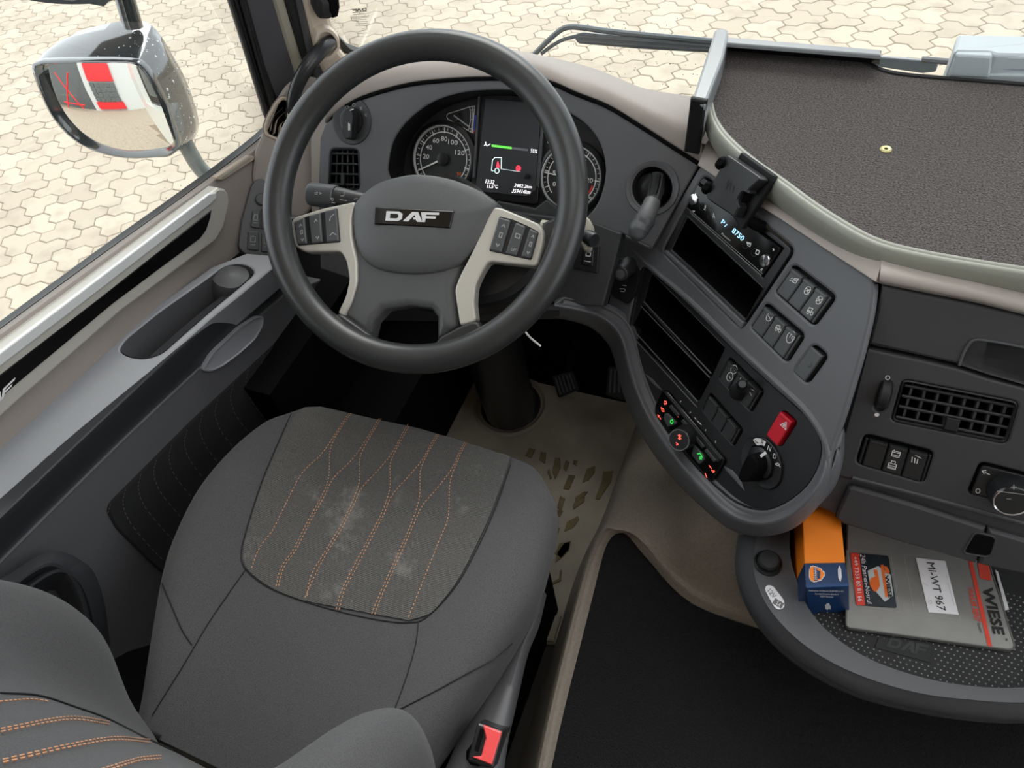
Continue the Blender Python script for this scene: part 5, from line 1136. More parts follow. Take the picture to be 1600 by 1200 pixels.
# breakdown card
cq = zg((592, 290), (985, 325), (1075, 870), (650, 838))
cd = thing('breakdown_card', 'small dark card with orange emergency number stripe on folder', 'card', FD.at(1363, 905))
co = rnd(FD.los(cq), .003, 3)
obj('card', solid(FD, co, .0003, .0014, .0003), 'card_dark', cd)
FC = FD.sh(.0017)
def pch(n, pts, m, h=0): o = ccw(FC.los(zg(*pts))); obj(n, rings(FC.sh(h), [(o, 0), (o, .0002)]), m, cd, smooth=False)
pch('orange_stripe', [(594, 292), (682, 298), (745, 840), (655, 836)], 'logo_red')
pch('pale_field', [(770, 480), (880, 430), (1010, 520), (1040, 740), (950, 800), (860, 700), (800, 640)], 'card_pale')
pch('orange_bear', [(800, 560), (850, 540), (830, 470), (870, 470), (890, 560), (900, 640), (860, 700), (830, 690), (790, 620)], 'logo_orange', .0003)
pch('orange_bar', [(905, 420), (935, 418), (985, 745), (955, 760)], 'logo_orange', .0003)
text('lettering', '+49 7333 80 81 66', FC.sh(.0004), zg((622, 335), (672, 800), (720, 795), (660, 332)), 'paper', cd)
text('lettering', '24h Pannen-Notruf', FC.sh(.0005), zg((690, 305), (770, 830), (815, 825), (745, 318)), 'paper', cd)
text('lettering', 'WIESE', FC.sh(.0005), zg((950, 535), (988, 765), (1035, 770), (985, 520)), 'ink', cd, bold=.03, shear=.1)
pch('orange_logo', [(940, 430), (975, 440), (1000, 490), (990, 515), (955, 505)], 'logo_orange', .0004)
# carton
bt = hz(.452)
tp = [bt.at(*p) for p in [(1254, 800), (1312, 800), (1322, 879), (1327, 914), (1260, 917)]]
box = thing('carton', 'small orange and blue carton lying on grey folder in tray', 'carton', hz(.362).at(1290, 940))
def prism(px, z0, z1, m, n, parent, b=.0012):
    q = hz(z1); return obj(n, solid(q, q.los(px), z0 - z1, 0, b), m, parent)
prism([(1253, 790), (1312, 790), (1321, 880), (1257, 880)], .364, .452, 'orange', 'carton_body', box)
prism([(1257, 880), (1320.5, 878), (1327, 914), (1259, 917)], .364, .4522, 'box_navy', 'striped_sleeve', box)
fa, fb = np.array(bt.at(1259, 917)), np.array(bt.at(1327, 914)); dirx = _unit((fb - fa) * np.array([1, 1, 0]))
FRP = Pl((fa + fb) / 2 + np.array([dirx[1], -dirx[0], 0]) * .001, (dirx[1], -dirx[0], 0))
obj('end_flap', solid(FRP, FRP.los([(1260, 918), (1326.5, 915), (1327, 961), (1320, 962), (1310, 957), (1280, 955), (1268, 962), (1262, 958)]), -.004, .0005, .0005), 'box_blue', box)
zx = zz(1240, 820, 6.667)
obj('foot_shadow', solid(FRP, FRP.los([(1262, 956), (1326, 956), (1327, 966), (1300, 972), (1268, 968)]), -.006, -.001, .0005), 'box_navy', box)  # navy strip painted as the shadow at the carton's foot
BT2 = hz(.4526)
obj('stripes', strokes(BT2, [[bil([(1257, 880), (1320, 879), (1326, 913), (1259, 916)], (i + .5) / 20, .04), bil([(1257, 880), (1320, 879), (1326, 913), (1259, 916)], (i + .5) / 20, .96)] for i in range(20)], .0007), 'box_blue', box, smooth=False, closed=False)
sh_o = zx((160, 480), (172, 432), (205, 425), (280, 450), (330, 500), (330, 525), (290, 580), (215, 600), (175, 585), (160, 540))
def pbx(n, pts, m, pl): o = ccw(pl.los(pts)); return obj(n, rings(pl, [(o, 0), (o, .0002)]), m, box, smooth=False)
BT3 = BT2.sh(.0002)
pbx('badge_rim', sh_o, 'paper', BT3); pbx('badge_field', zx((166, 485), (178, 440), (205, 435), (275, 458), (320, 505), (318, 525), (282, 572), (215, 590), (182, 578), (167, 540)), 'orange', BT3.sh(.0003))
pbx('badge_bar', zx((210, 445), (242, 448), (248, 582), (215, 585)), 'box_navy', BT3.sh(.0006)); pbx('badge_bar', zx((245, 470), (280, 485), (276, 560), (250, 565)), 'box_navy', BT3.sh(.0006))
text('lettering', 'HANSE', BT3.sh(.0009), zx((213, 456), (217, 578), (242, 575), (238, 454)), 'paper', box)
obj('oval_mark', strokes(BT3, [zx((478, 430), (466, 470), (470, 550), (486, 592), (494, 550), (490, 470), (478, 430)), zx((480, 450), (482, 575))], .0012), 'paper', box, smooth=False, closed=False)
FR2 = FRP.sh(.0008)
for s, q in (('Hoffmeister & Dietrich GmbH & Co. KG', ((160, 690), (520, 698), (520, 680), (160, 674))), ('Carsten-Dressler-Straße 6', ((222, 722), (466, 730), (466, 712), (222, 706))), ('28279 Bremen', ((275, 750), (412, 756), (412, 738), (275, 733)))):
    text('lettering', s, FR2, zx(*q), 'paper', box, bold=.01)
pbx('white_emblem', zx((328, 840), (345, 820), (368, 818), (385, 850), (384, 885), (368, 872), (355, 886), (330, 875)), 'paper', FR2)

# ---------------------------------------------------------------- floor, tunnel, pedals
FL = hz(0)
mat_o = thing('floor_mat', 'taupe rubber driver floor mat with worn tread pattern', 'mat', (-.5, .75, 0))
mo = [(560, 700), (600, 600), (700, 590), (800, 592), (900, 598), (1006, 612), (1003, 640), (985, 715), (955, 790), (918, 870), (895, 920), (882, 965), (872, 1010), (822, 1000), (800, 960), (760, 960)]
obj('rubber_sheet', solid(FL, rnd(FL.los(mo), .02), -.004, .004, .002), 'floor_mat', mat_o)
obj('end_lip', solid(FL, FL.los([(826, 958), (878, 965), (866, 1006), (832, 1000), (826, 985)]), .003, .014, .004), 'floor_mat', mat_o)
FT = FL.sh(.004)
zm = zz(680, 500, 3.2); zn = zz(800, 825, 3.2)
tread = [[(640, 845), (668, 775), (700, 780), (670, 850)], [(735, 815), (760, 745), (800, 730), (798, 765), (770, 800)], [(840, 760), (890, 755), (880, 810), (820, 900), (800, 895), (835, 800)], [(600, 800), (585, 760), (600, 690), (625, 690), (628, 740)], [(690, 720), (695, 700), (715, 705), (705, 730)], [(640, 740), (655, 700), (672, 712), (655, 760)], [(520, 700), (530, 660), (555, 665), (550, 720)], [(450, 680), (470, 640), (500, 650), (480, 690)], [(700, 890), (745, 858), (765, 860), (745, 885), (705, 910)], [(610, 940), (625, 880), (650, 895), (630, 960)], [(688, 930), (700, 905), (750, 885), (745, 910), (690, 950)], [(600, 990), (610, 950), (640, 955), (625, 985)], [(645, 1060), (660, 1010), (715, 980), (720, 1000), (690, 1040)], [(600, 1170), (620, 1120), (680, 1105), (670, 1150), (630, 1195)], [(590, 1060), (600, 1030), (625, 1040), (612, 1075)], [(560, 760), (570, 740), (585, 790), (575, 800)]]
for q in tread: obj('tread_block', solid(FT, FT.los(zm(*q)), -.001, .0022, .001), 'tread', mat_o)
for q in ([(215, 175), (228, 120), (262, 75), (292, 70), (285, 115), (250, 150)], [(165, 320), (200, 270), (235, 255), (240, 210), (250, 212), (245, 265), (205, 285), (175, 318)], [(160, 390), (185, 380), (195, 350), (202, 352), (192, 388)]): obj('tread_block', solid(FT, FT.los(zn(*q)), -.001, .0022, .001), 'tread', mat_o)
O_ = [(800, 1230, 0), (838, 1100, 0), (866, 1010, 0), (893, 920, 0), (914, 865, 0), (945, 800, 0), (1003, 640, 0), (1035, 640, .14), (1090, 765, .35), (1150, 825, .36), (1185, 845, .335), (1290, 860, .28)]
M_ = [(828, 1230, .2), (852, 1120, .2), (879, 1010, .2), (904, 915, .2), (922, 862, .2), (943, 822, .203), (966, 806, .206), (1000, 818, .212), (1050, 878, .222), (1110, 922, .222), (1200, 955, .22), (1320, 990, .22)]
N_ = [(842, 1230, .205), (866, 1120, .205), (892, 1010, .205), (915, 918, .205), (931, 866, .205), (948, 834, .205), (966, 822, .206), (990, 830, .206), (1032, 882, .208), (1095, 935, .208), (1200, 973, .206), (1320, 1010, .206)]
I_ = [(855, 1230, .19), (879, 1120, .19), (905, 1015, .19), (926, 932, .19), (942, 868, .19), (953, 843, .19), (967, 833, .19), (982, 838, .19), (1012, 874, .19), (1080, 942, .19), (1200, 986, .19), (1320, 1030, .19)]
cvt = [[hz(p[2]).at(p[0], p[1]) for p in q] for q in (O_, M_, N_, I_)]
tun = tag(obj('engine_tunnel', loft(cvt, 5, 5), 'tunnel', base=(0, .5, 0), closed=False, ang=70), 'taupe engine tunnel cover with raised border beside the driver mat', 'tunnel cover')
cpx = [hz(.188).at(p[0] - 2, p[1]) for p in I_]
co_ = [hz(.188).lo(proj(p)) for p in cpx] + [(x - hz(.188).p[0], y) for x, y in ()]
CPP = hz(.186)
pts = [(float((p - CPP.p) @ CPP.ex), float((p - CPP.p) @ CPP.ey)) for p in crv(cpx, 3)]
for x, y in ((.7, .47), (.7, -.3), (-.16, -.3)): w = np.array([x, y, .186]) - CPP.p; pts.append((float(w @ CPP.ex), float(w @ CPP.ey)))
tag(obj('tunnel_carpet', solid(CPP, pts, -.03, .004, .004), 'carpet_black', base=(.1, .3, .18)), 'black pile carpet covering the engine tunnel by the seat', 'carpet')
st('trim_2', box_vf(-.15, 1.0, -.3, .48, 0, .15), 'tunnel')
# pedals
for n, lab, px, z in (('pedal', 'worn ribbed brake pedal behind the steering column boot', [(862, 588), (894, 580), (904, 608), (872, 622)], .09), ('pedal', 'worn ribbed accelerator pedal beside the console', [(950, 572), (984, 575), (988, 618), (972, 626), (946, 618)], .10)):
    P = Pl(hz(z).at(*np.mean(np.array(px), 0)), (0, -.6, .8)); t = thing(n, lab, 'pedal', P.p)
    o = rnd(P.los(px), .006); obj('pad', solid(P, o, -.014, 0, .003), 'rubber', t)
    q = px[:4] if len(px) == 4 else [px[0], px[1], px[2], px[4]]
    for i in range(5): obj('rib', solid(P, P.los([bil(q, .12 + i * .17, .1), bil(q, .2 + i * .17, .1), bil(q, .2 + i * .17, .9), bil(q, .12 + i * .17, .9)]), -.001, .003, .001), 'pillar_grey', t)
    obj('pedal_arm', tube([P.p - P.n * .01, P.p + np.array([0, .12, .06]), np.array([P.p[0], 1.17, .3])], .012, 8), 'deep_black', t)

# ---------------------------------------------------------------- driver seat
ys = [-.03, .0, .06, .15, .21, .284, .36, .42, .455, .485, .502, .508, .50]
xl = [-.66, -.67, -.70, -.746, -.766, -.777, -.770, -.752, -.732, -.705, -.685, -.68, -.68]
xr = [-.285, -.278, -.255, -.225, -.208, -.195, -.200, -.212, -.230, -.26, -.285, -.295, -.30]
zc_ = [.465, .468, .474, .482, .486, .490, .492, .492, .491, .487, .470, .43, .36]
bol = [.02, .024, .03, .034, .035, .034, .028, .02, .014, .006, 0, 0, 0]
prof = [(0.0, -.15, 0), (0.0, -.06, .2), (.025, -.012, .7), (.075, .0, 1), (.15, .0, .9), (.22, .0, .45), (.32, 0, .1), (.5, 0, 0), (.68, 0, .1), (.78, 0, .45), (.85, 0, .9), (.925, 0, 1), (.972, -.012, .7), (.962, -.055, .2), (.87, -.15, 0)]
rows = []
for y, a, b, z, h in zip(ys, xl, xr, zc_, bol):
    rows.append([(a + (b - a) * t, y - (.02 * abs(t - .5) if y > .44 else 0), z + dz + h * k) for t, dz, k in prof])
cush = loft(rows, 4, 4)
seat = thing('driver_seat', 'grey cloth driver seat with orange stitched ribbed centre', 'seat', (-.48, .2, .1))
obj('cushion', thick(cush, (0, 0, -.02)), 'cloth', seat, ang=80)
T = bvh(cush)
def sheet(left, right, nu, nv, lift):
    L, R_ = crv(left, nu), crv(right, nu); V = []
    for a, b in zip(L, R_):
        for k in range(nv + 1):
            p = np.array(a) * (1 - k / nv) + np.array(b) * k / nv; q, n_ = cast(T, p)
            e = 0
            while q is None and e < 60: e += 1.5; q, n_ = cast(T, p + np.array([(640 - p[0]) / 400, 1]) * e)
            if q is None: V.append(V[-1] if V else np.array([-.5, .45, .5])); continue
            V.append(q + (n_ if n_ @ (EYE - q) > 0 else -n_) * lift)
    n = nv + 1; return V, [(i * n + j, i * n + j + 1, (i + 1) * n + j + 1, (i + 1) * n + j) for i in range(len(L) - 1) for j in range(nv)]
insL = [(479, 632), (462, 650), (440, 688), (412, 752), (388, 828), (380, 868), (390, 893), (425, 919), (475, 939)]
insR = [(800, 708), (795, 725), (782, 765), (765, 810), (738, 868), (715, 910), (692, 940), (672, 960), (640, 970)]
obj('centre_panel', sheet(insL, insR, 5, 30, .0022), 'ribbed_cloth', seat, closed=False)
bk = sheet([(385, 893), (350, 940), (320, 985), (285, 1045), (235, 1125), (225, 1140)], [(655, 974), (652, 1000), (645, 1030), (634, 1065), (622, 1105), (618, 1125)], 4, 24, .0012)
seam_lines = [[(462, 632), (440, 680), (410, 750), (385, 828), (377, 868), (386, 892), (420, 918), (470, 938), (540, 958), (600, 970), (640, 973), (668, 964), (710, 920), (742, 865), (772, 800), (803, 712)],
              [(384, 890), (350, 938), (320, 983), (285, 1042), (238, 1118)], [(654, 972), (651, 1000), (644, 1030), (632, 1068), (616, 1112)],
              [(247, 880), (252, 905), (268, 945), (285, 985), (300, 1008)], [(800, 1005), (770, 1030), (730, 1052), (680, 1080), (618, 1112)]]
for s in seam_lines: obj('seam', tube(drape(T, s, .0008), .0008, 6, smooth=False), 'seam', seat)
# double stitched pattern
zsn = zz(200, 600, 2.2857)
def dash_on(tree, pts, w=.0013, dl=.0030, gap=.0024, lift=.0028):
    P = drape(tree, pts, lift, 10); V, F = [], []
    if len(P) < 2: return V, F
    L = np.r_[0, np.cumsum([np.linalg.norm(P[i + 1] - P[i]) for i in range(len(P) - 1)])]; A = np.array(P); s = 0
    def at(d): return np.array([np.interp(d, L, A[:, k]) for k in range(3)])
    while s + dl < L[-1]:
        a, b = at(s), at(s + dl); t = _unit(b - a); up = _unit(EYE - a); n_ = _unit(np.cross(t, up)) * w / 2; u = np.cross(n_, t); u = _unit(u) * w * .5
        if u @ up < 0: u = -u
        k = len(V); V += [a - n_, a + n_, b + n_, b - n_, a + u, b + u]; F += [(k, k + 4, k + 5, k + 3), (k + 4, k + 1, k + 2, k + 5)]; s += dl + gap
    return V, F
PAT = [[[(818, 82), (775, 140), (738, 200), (722, 250), (718, 340), (690, 410), (640, 500), (595, 590), (548, 660), (530, 732)], [(812, 80), (768, 140), (730, 200), (690, 255), (620, 325), (570, 420), (520, 520), (470, 590), (440, 668)]],
       [[(922, 100), (885, 160), (850, 220), (830, 270), (828, 350), (800, 430), (755, 520), (700, 610), (655, 690), (640, 772)], [(914, 98), (878, 160), (840, 220), (800, 275), (735, 340), (700, 410), (650, 500), (605, 590), (558, 660), (538, 735)]],
       [[(1022, 122), (990, 180), (958, 240), (938, 290), (936, 380), (905, 470), (858, 560), (805, 660), (765, 740), (745, 810)], [(1015, 120), (982, 180), (950, 240), (905, 300), (840, 370), (810, 430), (765, 520), (710, 610), (668, 690), (630, 775)]],
       [[(1130, 148), (1095, 210), (1062, 270), (1045, 320), (1042, 410), (1010, 510), (970, 600), (925, 700), (890, 780), (868, 835)], [(1122, 146), (1088, 210), (1055, 270), (1015, 320), (945, 400), (915, 470), (868, 560), (818, 660), (775, 740), (756, 812)]],
       [[(1230, 180), (1195, 240), (1165, 310), (1150, 370), (1145, 480), (1110, 570), (1075, 660), (1035, 760), (1000, 850)], [(1222, 178), (1188, 240), (1155, 310), (1110, 370), (1052, 440), (1020, 510), (980, 600), (935, 700), (900, 780), (880, 838)]]]
for grp in PAT:
    obj('stitching', join(*[dash_on(T, zsn(*l)) for l in grp]), 'stitch', seat, smooth=False, closed=False)
# backrest, seen from above
zrow = [.46, .52, .57, .62, .68, .74, .80, .88, .96, 1.06, 1.16]
yb = [-.03, .01, .035, .05, .054, .045, .025, -.005, -.045, -.10, -.17]
yc = [-.06, -.04, -.032, -.03, -.03, -.031, -.034, -.05, -.08, -.13, -.19]
yr = [.0, .05, .07, .082, .084, .055, .0, -.09, -.17, -.24, -.30]
rows = []
for z, b_, c_, r_ in zip(zrow, yb, yc, yr):
    q = .02 if z > .9 else 0
    xs = [(-.735 + q, -.15), (-.745 + q, -.06), (-.738 + q, b_ - .03), (-.715 + q, b_ - .003), (-.68 + q, b_), (-.645, b_ - .018), (-.605, c_ + .02), (-.56, c_ + .003), (-.48, c_), (-.40, c_), (-.335, c_ + .004), (-.308, (r_ - .02 + min(c_, r_)) / 2), (-.284 - q, r_ - .016), (-.247 - q, r_), (-.216 - q, r_ - .035), (-.205 - q, min(-.06, r_ - .08)), (-.215 - q, min(-.15, r_ - .12))]
    rows.append([(x, y, z) for x, y in xs])
back = loft(rows, 6, 6)
obj('backrest', thick(back, (0, -.03, 0)), 'cloth', seat, ang=80)
TBK = bvh(back)
zbs = zz(0, 825, 3.2)
for off_ in (0,):
    for L in ([(-40, 884), (80, 872), (160, 868), (250, 880)], [(-40, 1034), (120, 1000), (260, 972), (380, 962), (540, 985)], [(-40, 1192), (140, 1150), (330, 1105), (560, 1065), (745, 1075)], [(500, 1230), (640, 1185), (700, 1168), (800, 1158)]):
        for d in ((0,) if L[0][1] == 884 else (-7, 8)):
            obj('stitching', join(dash_on(TBK, zbs(*[(a, b + d) for a, b in L]), w=.0016, dl=.0042, gap=.0022, lift=.002)), 'stitch', seat, smooth=False, closed=False)
for L in ([(0, 1084), (60, 1088), (115, 1105), (170, 1125), (240, 1160), (330, 1200)],): obj('seam', tube(drape(TBK, L, .0006), .0011, 6, smooth=False), 'seam', seat)
obj('seat_base', box_vf(-.70, -.27, .02, .44, 0, .36), 'deep_black', seat)
SSP = Pl((-.205, .2, .4), (1, .1, .2))
obj('side_trim', thick(loft([[hz(.44).at(*p) for p in [(838, 925), (822, 965), (800, 1005), (775, 1060), (750, 1110), (722, 1165), (700, 1215)]], [hz(.445).at(*(p[0] + 12, p[1])) for p in [(838, 925), (825, 970), (808, 1012), (796, 1060), (786, 1100), (775, 1150), (765, 1215)]], [hz(.36).at(p[0] + 14, p[1]) for p in [(840, 930), (828, 980), (812, 1020), (800, 1070), (790, 1115), (780, 1160), (770, 1230)]]], 5, 4), (-.01, 0, -.01)), 'door_plastic', seat, ang=60)
# belt buckle
BKP = Pl(hz(.49).at(760, 1163), (.12, -.25, .96), (.35, .9, .2))
bkl = thing('belt_buckle', 'seat belt buckle with bright red release button', 'buckle', BKP.sh(-.06).at(760, 1163))
bq_ = [(746, 1128), (787, 1142), (771, 1202), (730, 1190)]
obj('housing', solid(BKP, rnd(BKP.los(bq_), .003), -.085, 0, .003), 'satin_black', bkl)
z5 = zz(400, 825, 3.2)
obj('release_button', solid(BKP, rnd(BKP.los(z5((1135, 982), (1230, 1020), (1180, 1185), (1082, 1142), (1128, 1140), (1150, 1050))), .002, 3), -.002, .0035, .0015), 'buckle_red', bkl)
obj('slot', solid(BKP, BKP.los(z5((1122, 1000), (1142, 1010), (1112, 1120), (1092, 1110))), -.002, .0008, .0004), 'deep_black', bkl)
obj('stalk', tube([BKP.sh(-.03).at(750, 1175), hz(.40).at(738, 1190), hz(.30).at(735, 1215)], .014, 10), 'deep_black', bkl)

# ---------------------------------------------------------------- side air vent and grab handle
SV = Pl((-.905, .86, .72), (.62, -.62, .48))
sv = thing('side_air_vent', 'taupe corner air vent beside the front pillar', 'air vent', SV.at(430, 180))
svo = [(392, 282), (398, 236), (415, 196), (432, 155), (448, 130), (472, 117), (496, 121), (503, 134), (498, 200), (494, 320), (470, 345), (430, 330)]
vo = z1((1328, 640), (1345, 590), (1385, 520), (1412, 492), (1440, 500), (1440, 600), (1415, 688), (1395, 696), (1335, 672))
SVo = rnd(SV.los(vo), .006, 3)
obj('housing', plate(SV, rnd(SV.los(svo), .012, 3), [SVo], 0, .05, .006), 'taupe', sv)
obj('duct', well(SV, SVo, -.003, .03, .003), 'deep_black', sv)
obj('rim', rings(SV, [(off(ccw(SVo), -.004), .0005), (off(ccw(SVo), -.002), .003), (off(ccw(SVo), .001), .002), (off(ccw(SVo), .002), -.003)], False, False), 'taupe_light', sv)
SW_ = SV.sh(-.006)
for q in ([(1350, 655), (1365, 590), (1412, 540)], [(1370, 668), (1385, 600), (1425, 560)], [(1395, 680), (1405, 620), (1432, 600)]): obj('louver', thick(loft([[SW_.at(*p) for p in z1(*q)], [SW_.sh(-.012).at(*(p[0] - 3, p[1] + 3)) for p in z1(*q)]], 5, 2), (.002, .001, .001)), 'taupe_light', sv)
obj('filler_strip', solid(CLU.sh(-.004), CLU.sh(-.004).los([(484, 228), (486, 185), (514, 172), (512, 192), (500, 290), (500, 350), (486, 340)]), -.03, 0, .003), 'taupe', sv)
gh = thing('grab_handle', 'black curved grab handle on the beige front pillar', 'handle', PJ.at(515, 68))
gp_ = [PJ.sh(-.005).at(522, 63), PJ.sh(.012).at(512, 69), PJ.sh(.03).at(498, 82), PJ.sh(.045).at(482, 102), PJ.sh(.05).at(470, 122), PJ.sh(.05).at(461, 145), PJ.sh(.045).at(456, 175), PJ.sh(.04).at(452, 205), PJ.sh(.035).at(450, 240)]
obj('tube', tube(gp_, [.0118, .0128, .0128, .0125, .012, .0115, .0115, .0115, .0115], 18), 'dark_tube', gh)
hd = zp((1095, 310), (1200, 265), (1290, 300), (1370, 400), (1385, 520), (1290, 640), (1210, 690), (1130, 640), (1080, 450))
obj('mount', dome(PJ, rnd(PJ.los(hd), .006, 3), [(1, -.01), (1, .004), (.92, .012), (.72, .012), (.6, .002)]), 'beige_pillar', gh)
cap = thing('pillar_pod', 'small black round speaker pod high on the pillar', 'speaker', PJ.at(503, 0))
obj('pod', dome(PJ, PJ.los(zp((1050, -160), (1055, 40), (1100, 135), (1200, 140), (1290, 110), (1325, 20), (1330, -150))), [(1, -.01), (1, .02), (.9, .03), (.5, .036), (.02, .036)]), 'rubber', cap)
obj('grille', dome(PJ.sh(.03), PJ.los(zp((1180, -120), (1190, 30), (1240, 110), (1300, 90), (1320, -10), (1310, -130))), [(1, -.006), (1, .004), (.6, .008), (.02, .008)]), 'deep_black', cap)

# windscreen sticker, print facing outwards
WS2 = Pl((-.6, 1.165, .79), (0, -.9878, -.1557))
stc = obj('windscreen_marking', join(strokes(WS2, [[(551, 19.5), (573, 17.5)]], .0012)), 'folder_line', base=WS2.at(563, 30), smooth=False, closed=False); tag(stc, 'small mirrored maker print in corner of windscreen', 'marking')
glyph('lettering', LOGO, WS2, [(573, 16.5), (550, 18.5), (550, 14.0), (573, 12.0)], 'folder_line', stc)
for y, a, b in ((22.5, 553, 572), (31, 555, 574), (34, 557, 575), (37, 556, 577), (40, 556, 576), (45, 565, 572), (48, 563, 570), (52, 561, 576)):
    n = int((b - a) / 2); obj('small_print', strokes(WS2, [[(a + 2 * i, y - .06 * 2 * i), (a + 2 * i + 1.3, y - .06 * 2 * i)] for i in range(n)], .0009), 'folder_line', stc, smooth=False, closed=False)
text('lettering', 'THERMOSCREEN', WS2, [(577, 27.5), (549, 30), (549, 26), (577, 23.5)], 'folder_line', stc)
fv, ff = [], []
for i in range(46):
    t = i / 45; c = crv([(514, 16), (517, 34), (524, 52), (534, 70), (548, 84), (560, 92)], 20); a = c[int(t * (len(c) - 1))]
    for k in range(5):
        x, y = a[0] + 1.5 + k * 2.2 + (i % 2), a[1] - k * 1.2 - 1; p = WS2.at(x, y); r = .0009 * (1 - k * .12)
        n = len(fv); fv += [p + WS2.ex * r * math.cos(q * 1.05) + WS2.ey * r * math.sin(q * 1.05) for q in range(6)]; ff.append(tuple(range(n, n + 6)))
tag(obj('frit_dots', (fv, ff), 'folder_line', stc, smooth=False, closed=False), kind='stuff')

# ---------------------------------------------------------------- outside: mirrors, wipers
MC = np.array([-1.25, .853, .776])
MN = _unit(np.array([.34, -.925, .16]))
MP = Pl(MC, MN)
mir = thing('door_mirror', 'wet black wide angle door mirror on its curved arm', 'mirror', MC)
go_ = z1((205, 345), (235, 322), (420, 311), (620, 316), (690, 335), (740, 400), (790, 510), (830, 620), (858, 715), (848, 752), (800, 772), (640, 776), (500, 742), (380, 682), (300, 602), (245, 505), (212, 400))
gl_ = crv(MP.los(go_), 3, closed=True)
gc_ = np.mean(np.array(gl_), 0)
BR = .50
def bulge(k, o=gl_):
    out = []
    for p in ccw(o):
        q = gc_ + (np.array(p) - gc_) * k; out.append((tuple(q), -((q - gc_) @ (q - gc_)) / (2 * BR)))
    return out
V, F = [], []; ks = [1, .93, .86, .78, .7, .62, .54, .46, .38, .3, .22, .14, .06, .004]; n = len(gl_)
for k in ks: V += [MP.w(p, h + .004) for p, h in bulge(k)]
for a in range(len(ks) - 1):
    for i in range(n): j = (i + 1) % n; F.append((a * n + i, a * n + j, (a + 1) * n + j, (a + 1) * n + i))
F.append(tuple(range((len(ks) - 1) * n, len(ks) * n)))
obj('glass', (V, F), 'mirror_glass', mir, closed=False, ang=180)
ho = z1((165, 335), (185, 262), (235, 205), (400, 140), (590, 106), (722, 108), (790, 165), (862, 280), (905, 420), (925, 560), (915, 690), (890, 745), (855, 775), (740, 785), (620, 788), (500, 762), (375, 702), (275, 600), (200, 470))
fo_ = z1((165, 335), (195, 308), (240, 302), (420, 297), (640, 300), (710, 325), (765, 400), (830, 530), (872, 650), (893, 730), (855, 775), (780, 783), (640, 787), (500, 760), (375, 698), (275, 595), (210, 470))
fl_ = crv(MP.los(fo_), 3, closed=True)
fl_ = ccw(fl_); gl2 = ccw(gl_)
def mring(k, h): 
    c = np.mean(np.array(fl_), 0); return [tuple(c + (np.array(p) - c) * k) for p in fl_], h
obj('frame', rings(MP, [mring(.90, -.02), mring(.93, .0), mring(.965, .006), mring(1.0, .004), mring(1.01, -.006), mring(1.0, -.016)], False, False), 'mirror_black', mir, ang=60)
bo = MP.sh(-.10); bl_ = crv(bo.los(z1((290, 300), (270, 240), (330, 185), (420, 148), (590, 108), (720, 106), (795, 165), (865, 280), (930, 400), (985, 560), (993, 640), (965, 705), (905, 745), (800, 720), (600, 640), (420, 500))), 3, closed=True)
bl_ = ccw(bl_)
n2 = len(fl_)
def resamp(o, n):
    P = np.array(o + [o[0]]); L = np.r_[0, np.cumsum(np.linalg.norm(np.diff(P, axis=0), axis=1))]
    return [(np.interp(t, L, P[:, 0]), np.interp(t, L, P[:, 1])) for t in np.linspace(0, L[-1], n, endpoint=False)]
fr_ = resamp(fl_, 64); br_ = resamp(bl_, 64)
fw = [MP.w(p, -.012) for p in fr_]; bw = [bo.w(p, 0) for p in br_]
# line up the two outlines by closest start
best = min(range(64), key=lambda s: sum(np.linalg.norm(fw[i] - bw[(i + s) % 64] - (fw[0] - fw[0])) for i in range(0, 64, 4)))
bw = [bw[(i + best) % 64] for i in range(64)]; cb = np.mean(np.array(bw), 0)
R0 = fw; R1 = [a * .7 + b * .3 + (a - np.mean(np.array(fw), 0)) * .03 for a, b in zip(fw, bw)]; R2 = [a * .3 + b * .7 + (b - cb) * .03 for a, b in zip(fw, bw)]; R3 = bw; R4 = [cb + (b - cb) * .75 - MN * .025 for b in bw]; R5 = [cb + (b - cb) * .3 - MN * .035 for b in bw]
V = [p for R__ in (R0, R1, R2, R3, R4, R5) for p in R__]
F = [(k * 64 + i, k * 64 + (i + 1) % 64, (k + 1) * 64 + (i + 1) % 64, (k + 1) * 64 + i) for k in range(5) for i in range(64)] + [tuple(range(320, 384))]
obj('housing', (V, F), 'mirror_black', mir, ang=60)
hbv = BVHTree.FromPolygons([tuple(p) for p in V], F)
dv, df = [], []
for i in range(420):
    p = (random.uniform(150, 310), random.uniform(20, 240)); q, n_ = cast(hbv, p)
    if q is None: continue
    if p[0] < 185 and random.random() < .8: continue
    n_ = n_ if n_ @ (EYE - q) > 0 else -n_; r = random.uniform(.0006, .0022) if random.random() < .9 else .003
    u = _unit(np.cross(n_, [0, 0, 1.])); w = np.cross(n_, u); k = len(dv)
    dv += [q + u * r * math.cos(a * 1.05) + w * r * math.sin(a * 1.05) for a in range(6)] + [q + n_ * r * .55]; df += [(k + a, k + (a + 1) % 6, k + 6) for a in range(6)]
tag(obj('water_drops', (dv, df), 'droplet', mir, closed=False, ang=180), kind='stuff')
MA = MP.sh(-.06)
obj('upper_arm', tube([MA.at(185, -40), MA.at(196, 0), MA.at(208, 42)], [.017, .0175, .018], 16), 'mirror_black', mir)
obj('lower_arm', tube([MA.at(285, 215), MA.at(298, 240), MA.at(312, 262), MA.at(335, 285), MA.at(355, 300)], .0165, 16), 'wet_grey', mir)
mi2 = thing('main_mirror', 'black lower lip of the tall main mirror at top left', 'mirror', MP.at(100, -40))
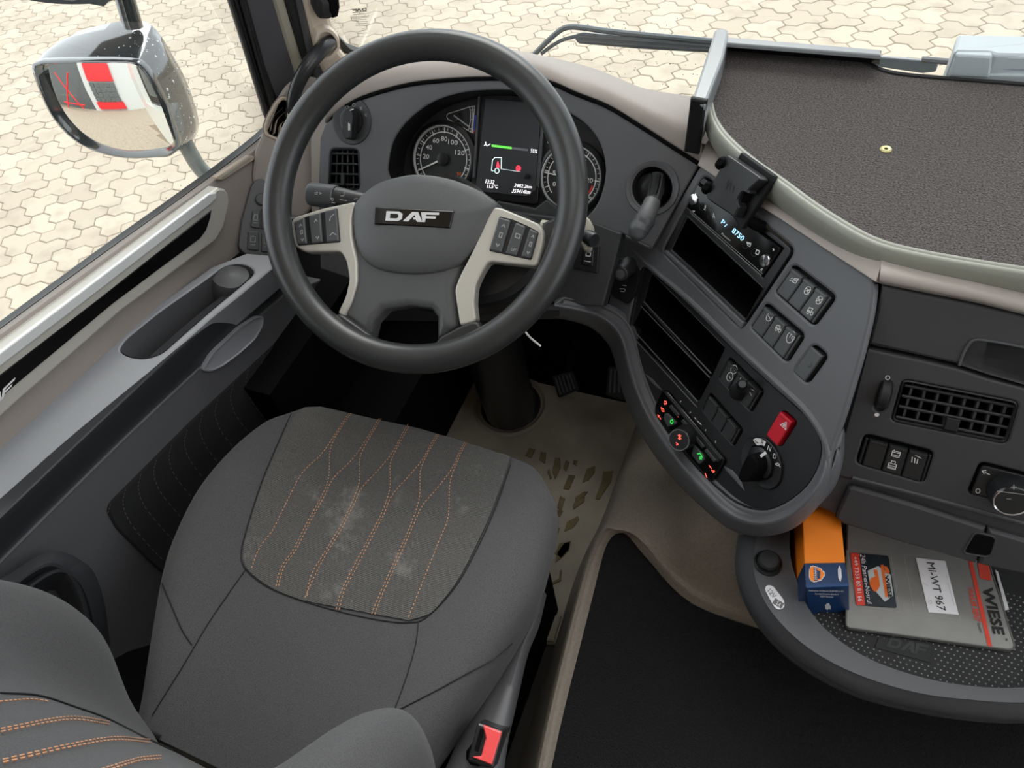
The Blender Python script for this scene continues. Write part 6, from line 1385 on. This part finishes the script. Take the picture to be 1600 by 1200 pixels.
mo2 = [(25, -120), (28, -10), (45, 0), (90, 6), (140, 6), (172, 0), (200, -120)]
obj('housing', dome(MP, crv(MP.los(mo2), 3, closed=True), [(1, .0), (1.0, -.01), (1.03, -.05), (.8, -.1), (.02, -.11)]), 'mirror_black', mi2)
obj('glass', dome(MP.sh(.001), crv(MP.los([(35, -120), (40, -18), (60, -8), (140, -6), (185, -120)]), 3, closed=True), [(1, -.001), (1, .001), (.02, .002)]), 'mirror_glass', mi2)
WY = Pl((0, 1.235, .75), (0, -.96, .28))
wip = thing('wiper', 'long wet wiper arm and blade across the windscreen left of shelf', 'wiper', WY.at(1000, 62))
obj('arm', tube([WY.at(*p) for p in [(830, 92), (838, 82), (858, 62), (876, 47), (890, 42), (910, 43), (945, 48), (1000, 54), (1108, 64), (1145, 68)]], .0052, 8), 'wiper_sheen_grey', wip)
obj('washer_hose', tube([WY.at(*p) for p in [(846, 84), (862, 72), (880, 62), (903, 56)]], .0035, 8), 'wiper_sheen_grey', wip)
obj('arm_channel', solid(WY, WY.los([(942, 46), (1140, 66), (1140, 72), (942, 52)]), -.004, .004, .001), 'pillar_grey', wip)
obj('blade', solid(WY, rnd(WY.los([(900, 53), (910, 51), (1140, 70), (1140, 84), (1000, 76), (905, 68), (899, 62)]), .003, 3), -.006, .003, .002), 'wiper_sheen_grey', wip)
obj('blade_rib', join(tube([WY.sh(.004).at(*p) for p in [(904, 57), (1000, 64), (1140, 74)]], .0014, 6, smooth=False), tube([WY.sh(.004).at(*p) for p in [(904, 64), (1000, 71), (1140, 80)]], .0014, 6, smooth=False)), 'pillar_grey', wip)
wi2 = thing('wiper', 'short visible end of second wiper blade beside grey box', 'wiper', WY.at(1430, 100))
obj('blade', solid(WY, rnd(WY.los([(1300, 80), (1375, 88), (1460, 95), (1466, 100), (1462, 112), (1440, 114), (1374, 104), (1300, 96)]), .003, 3), -.006, .003, .002), 'wiper_sheen_grey', wi2)
obj('arm', tube([WY.at(1440, 93), WY.at(1490, 97), WY.at(1540, 100)], .005, 8), 'pillar_grey', wi2)
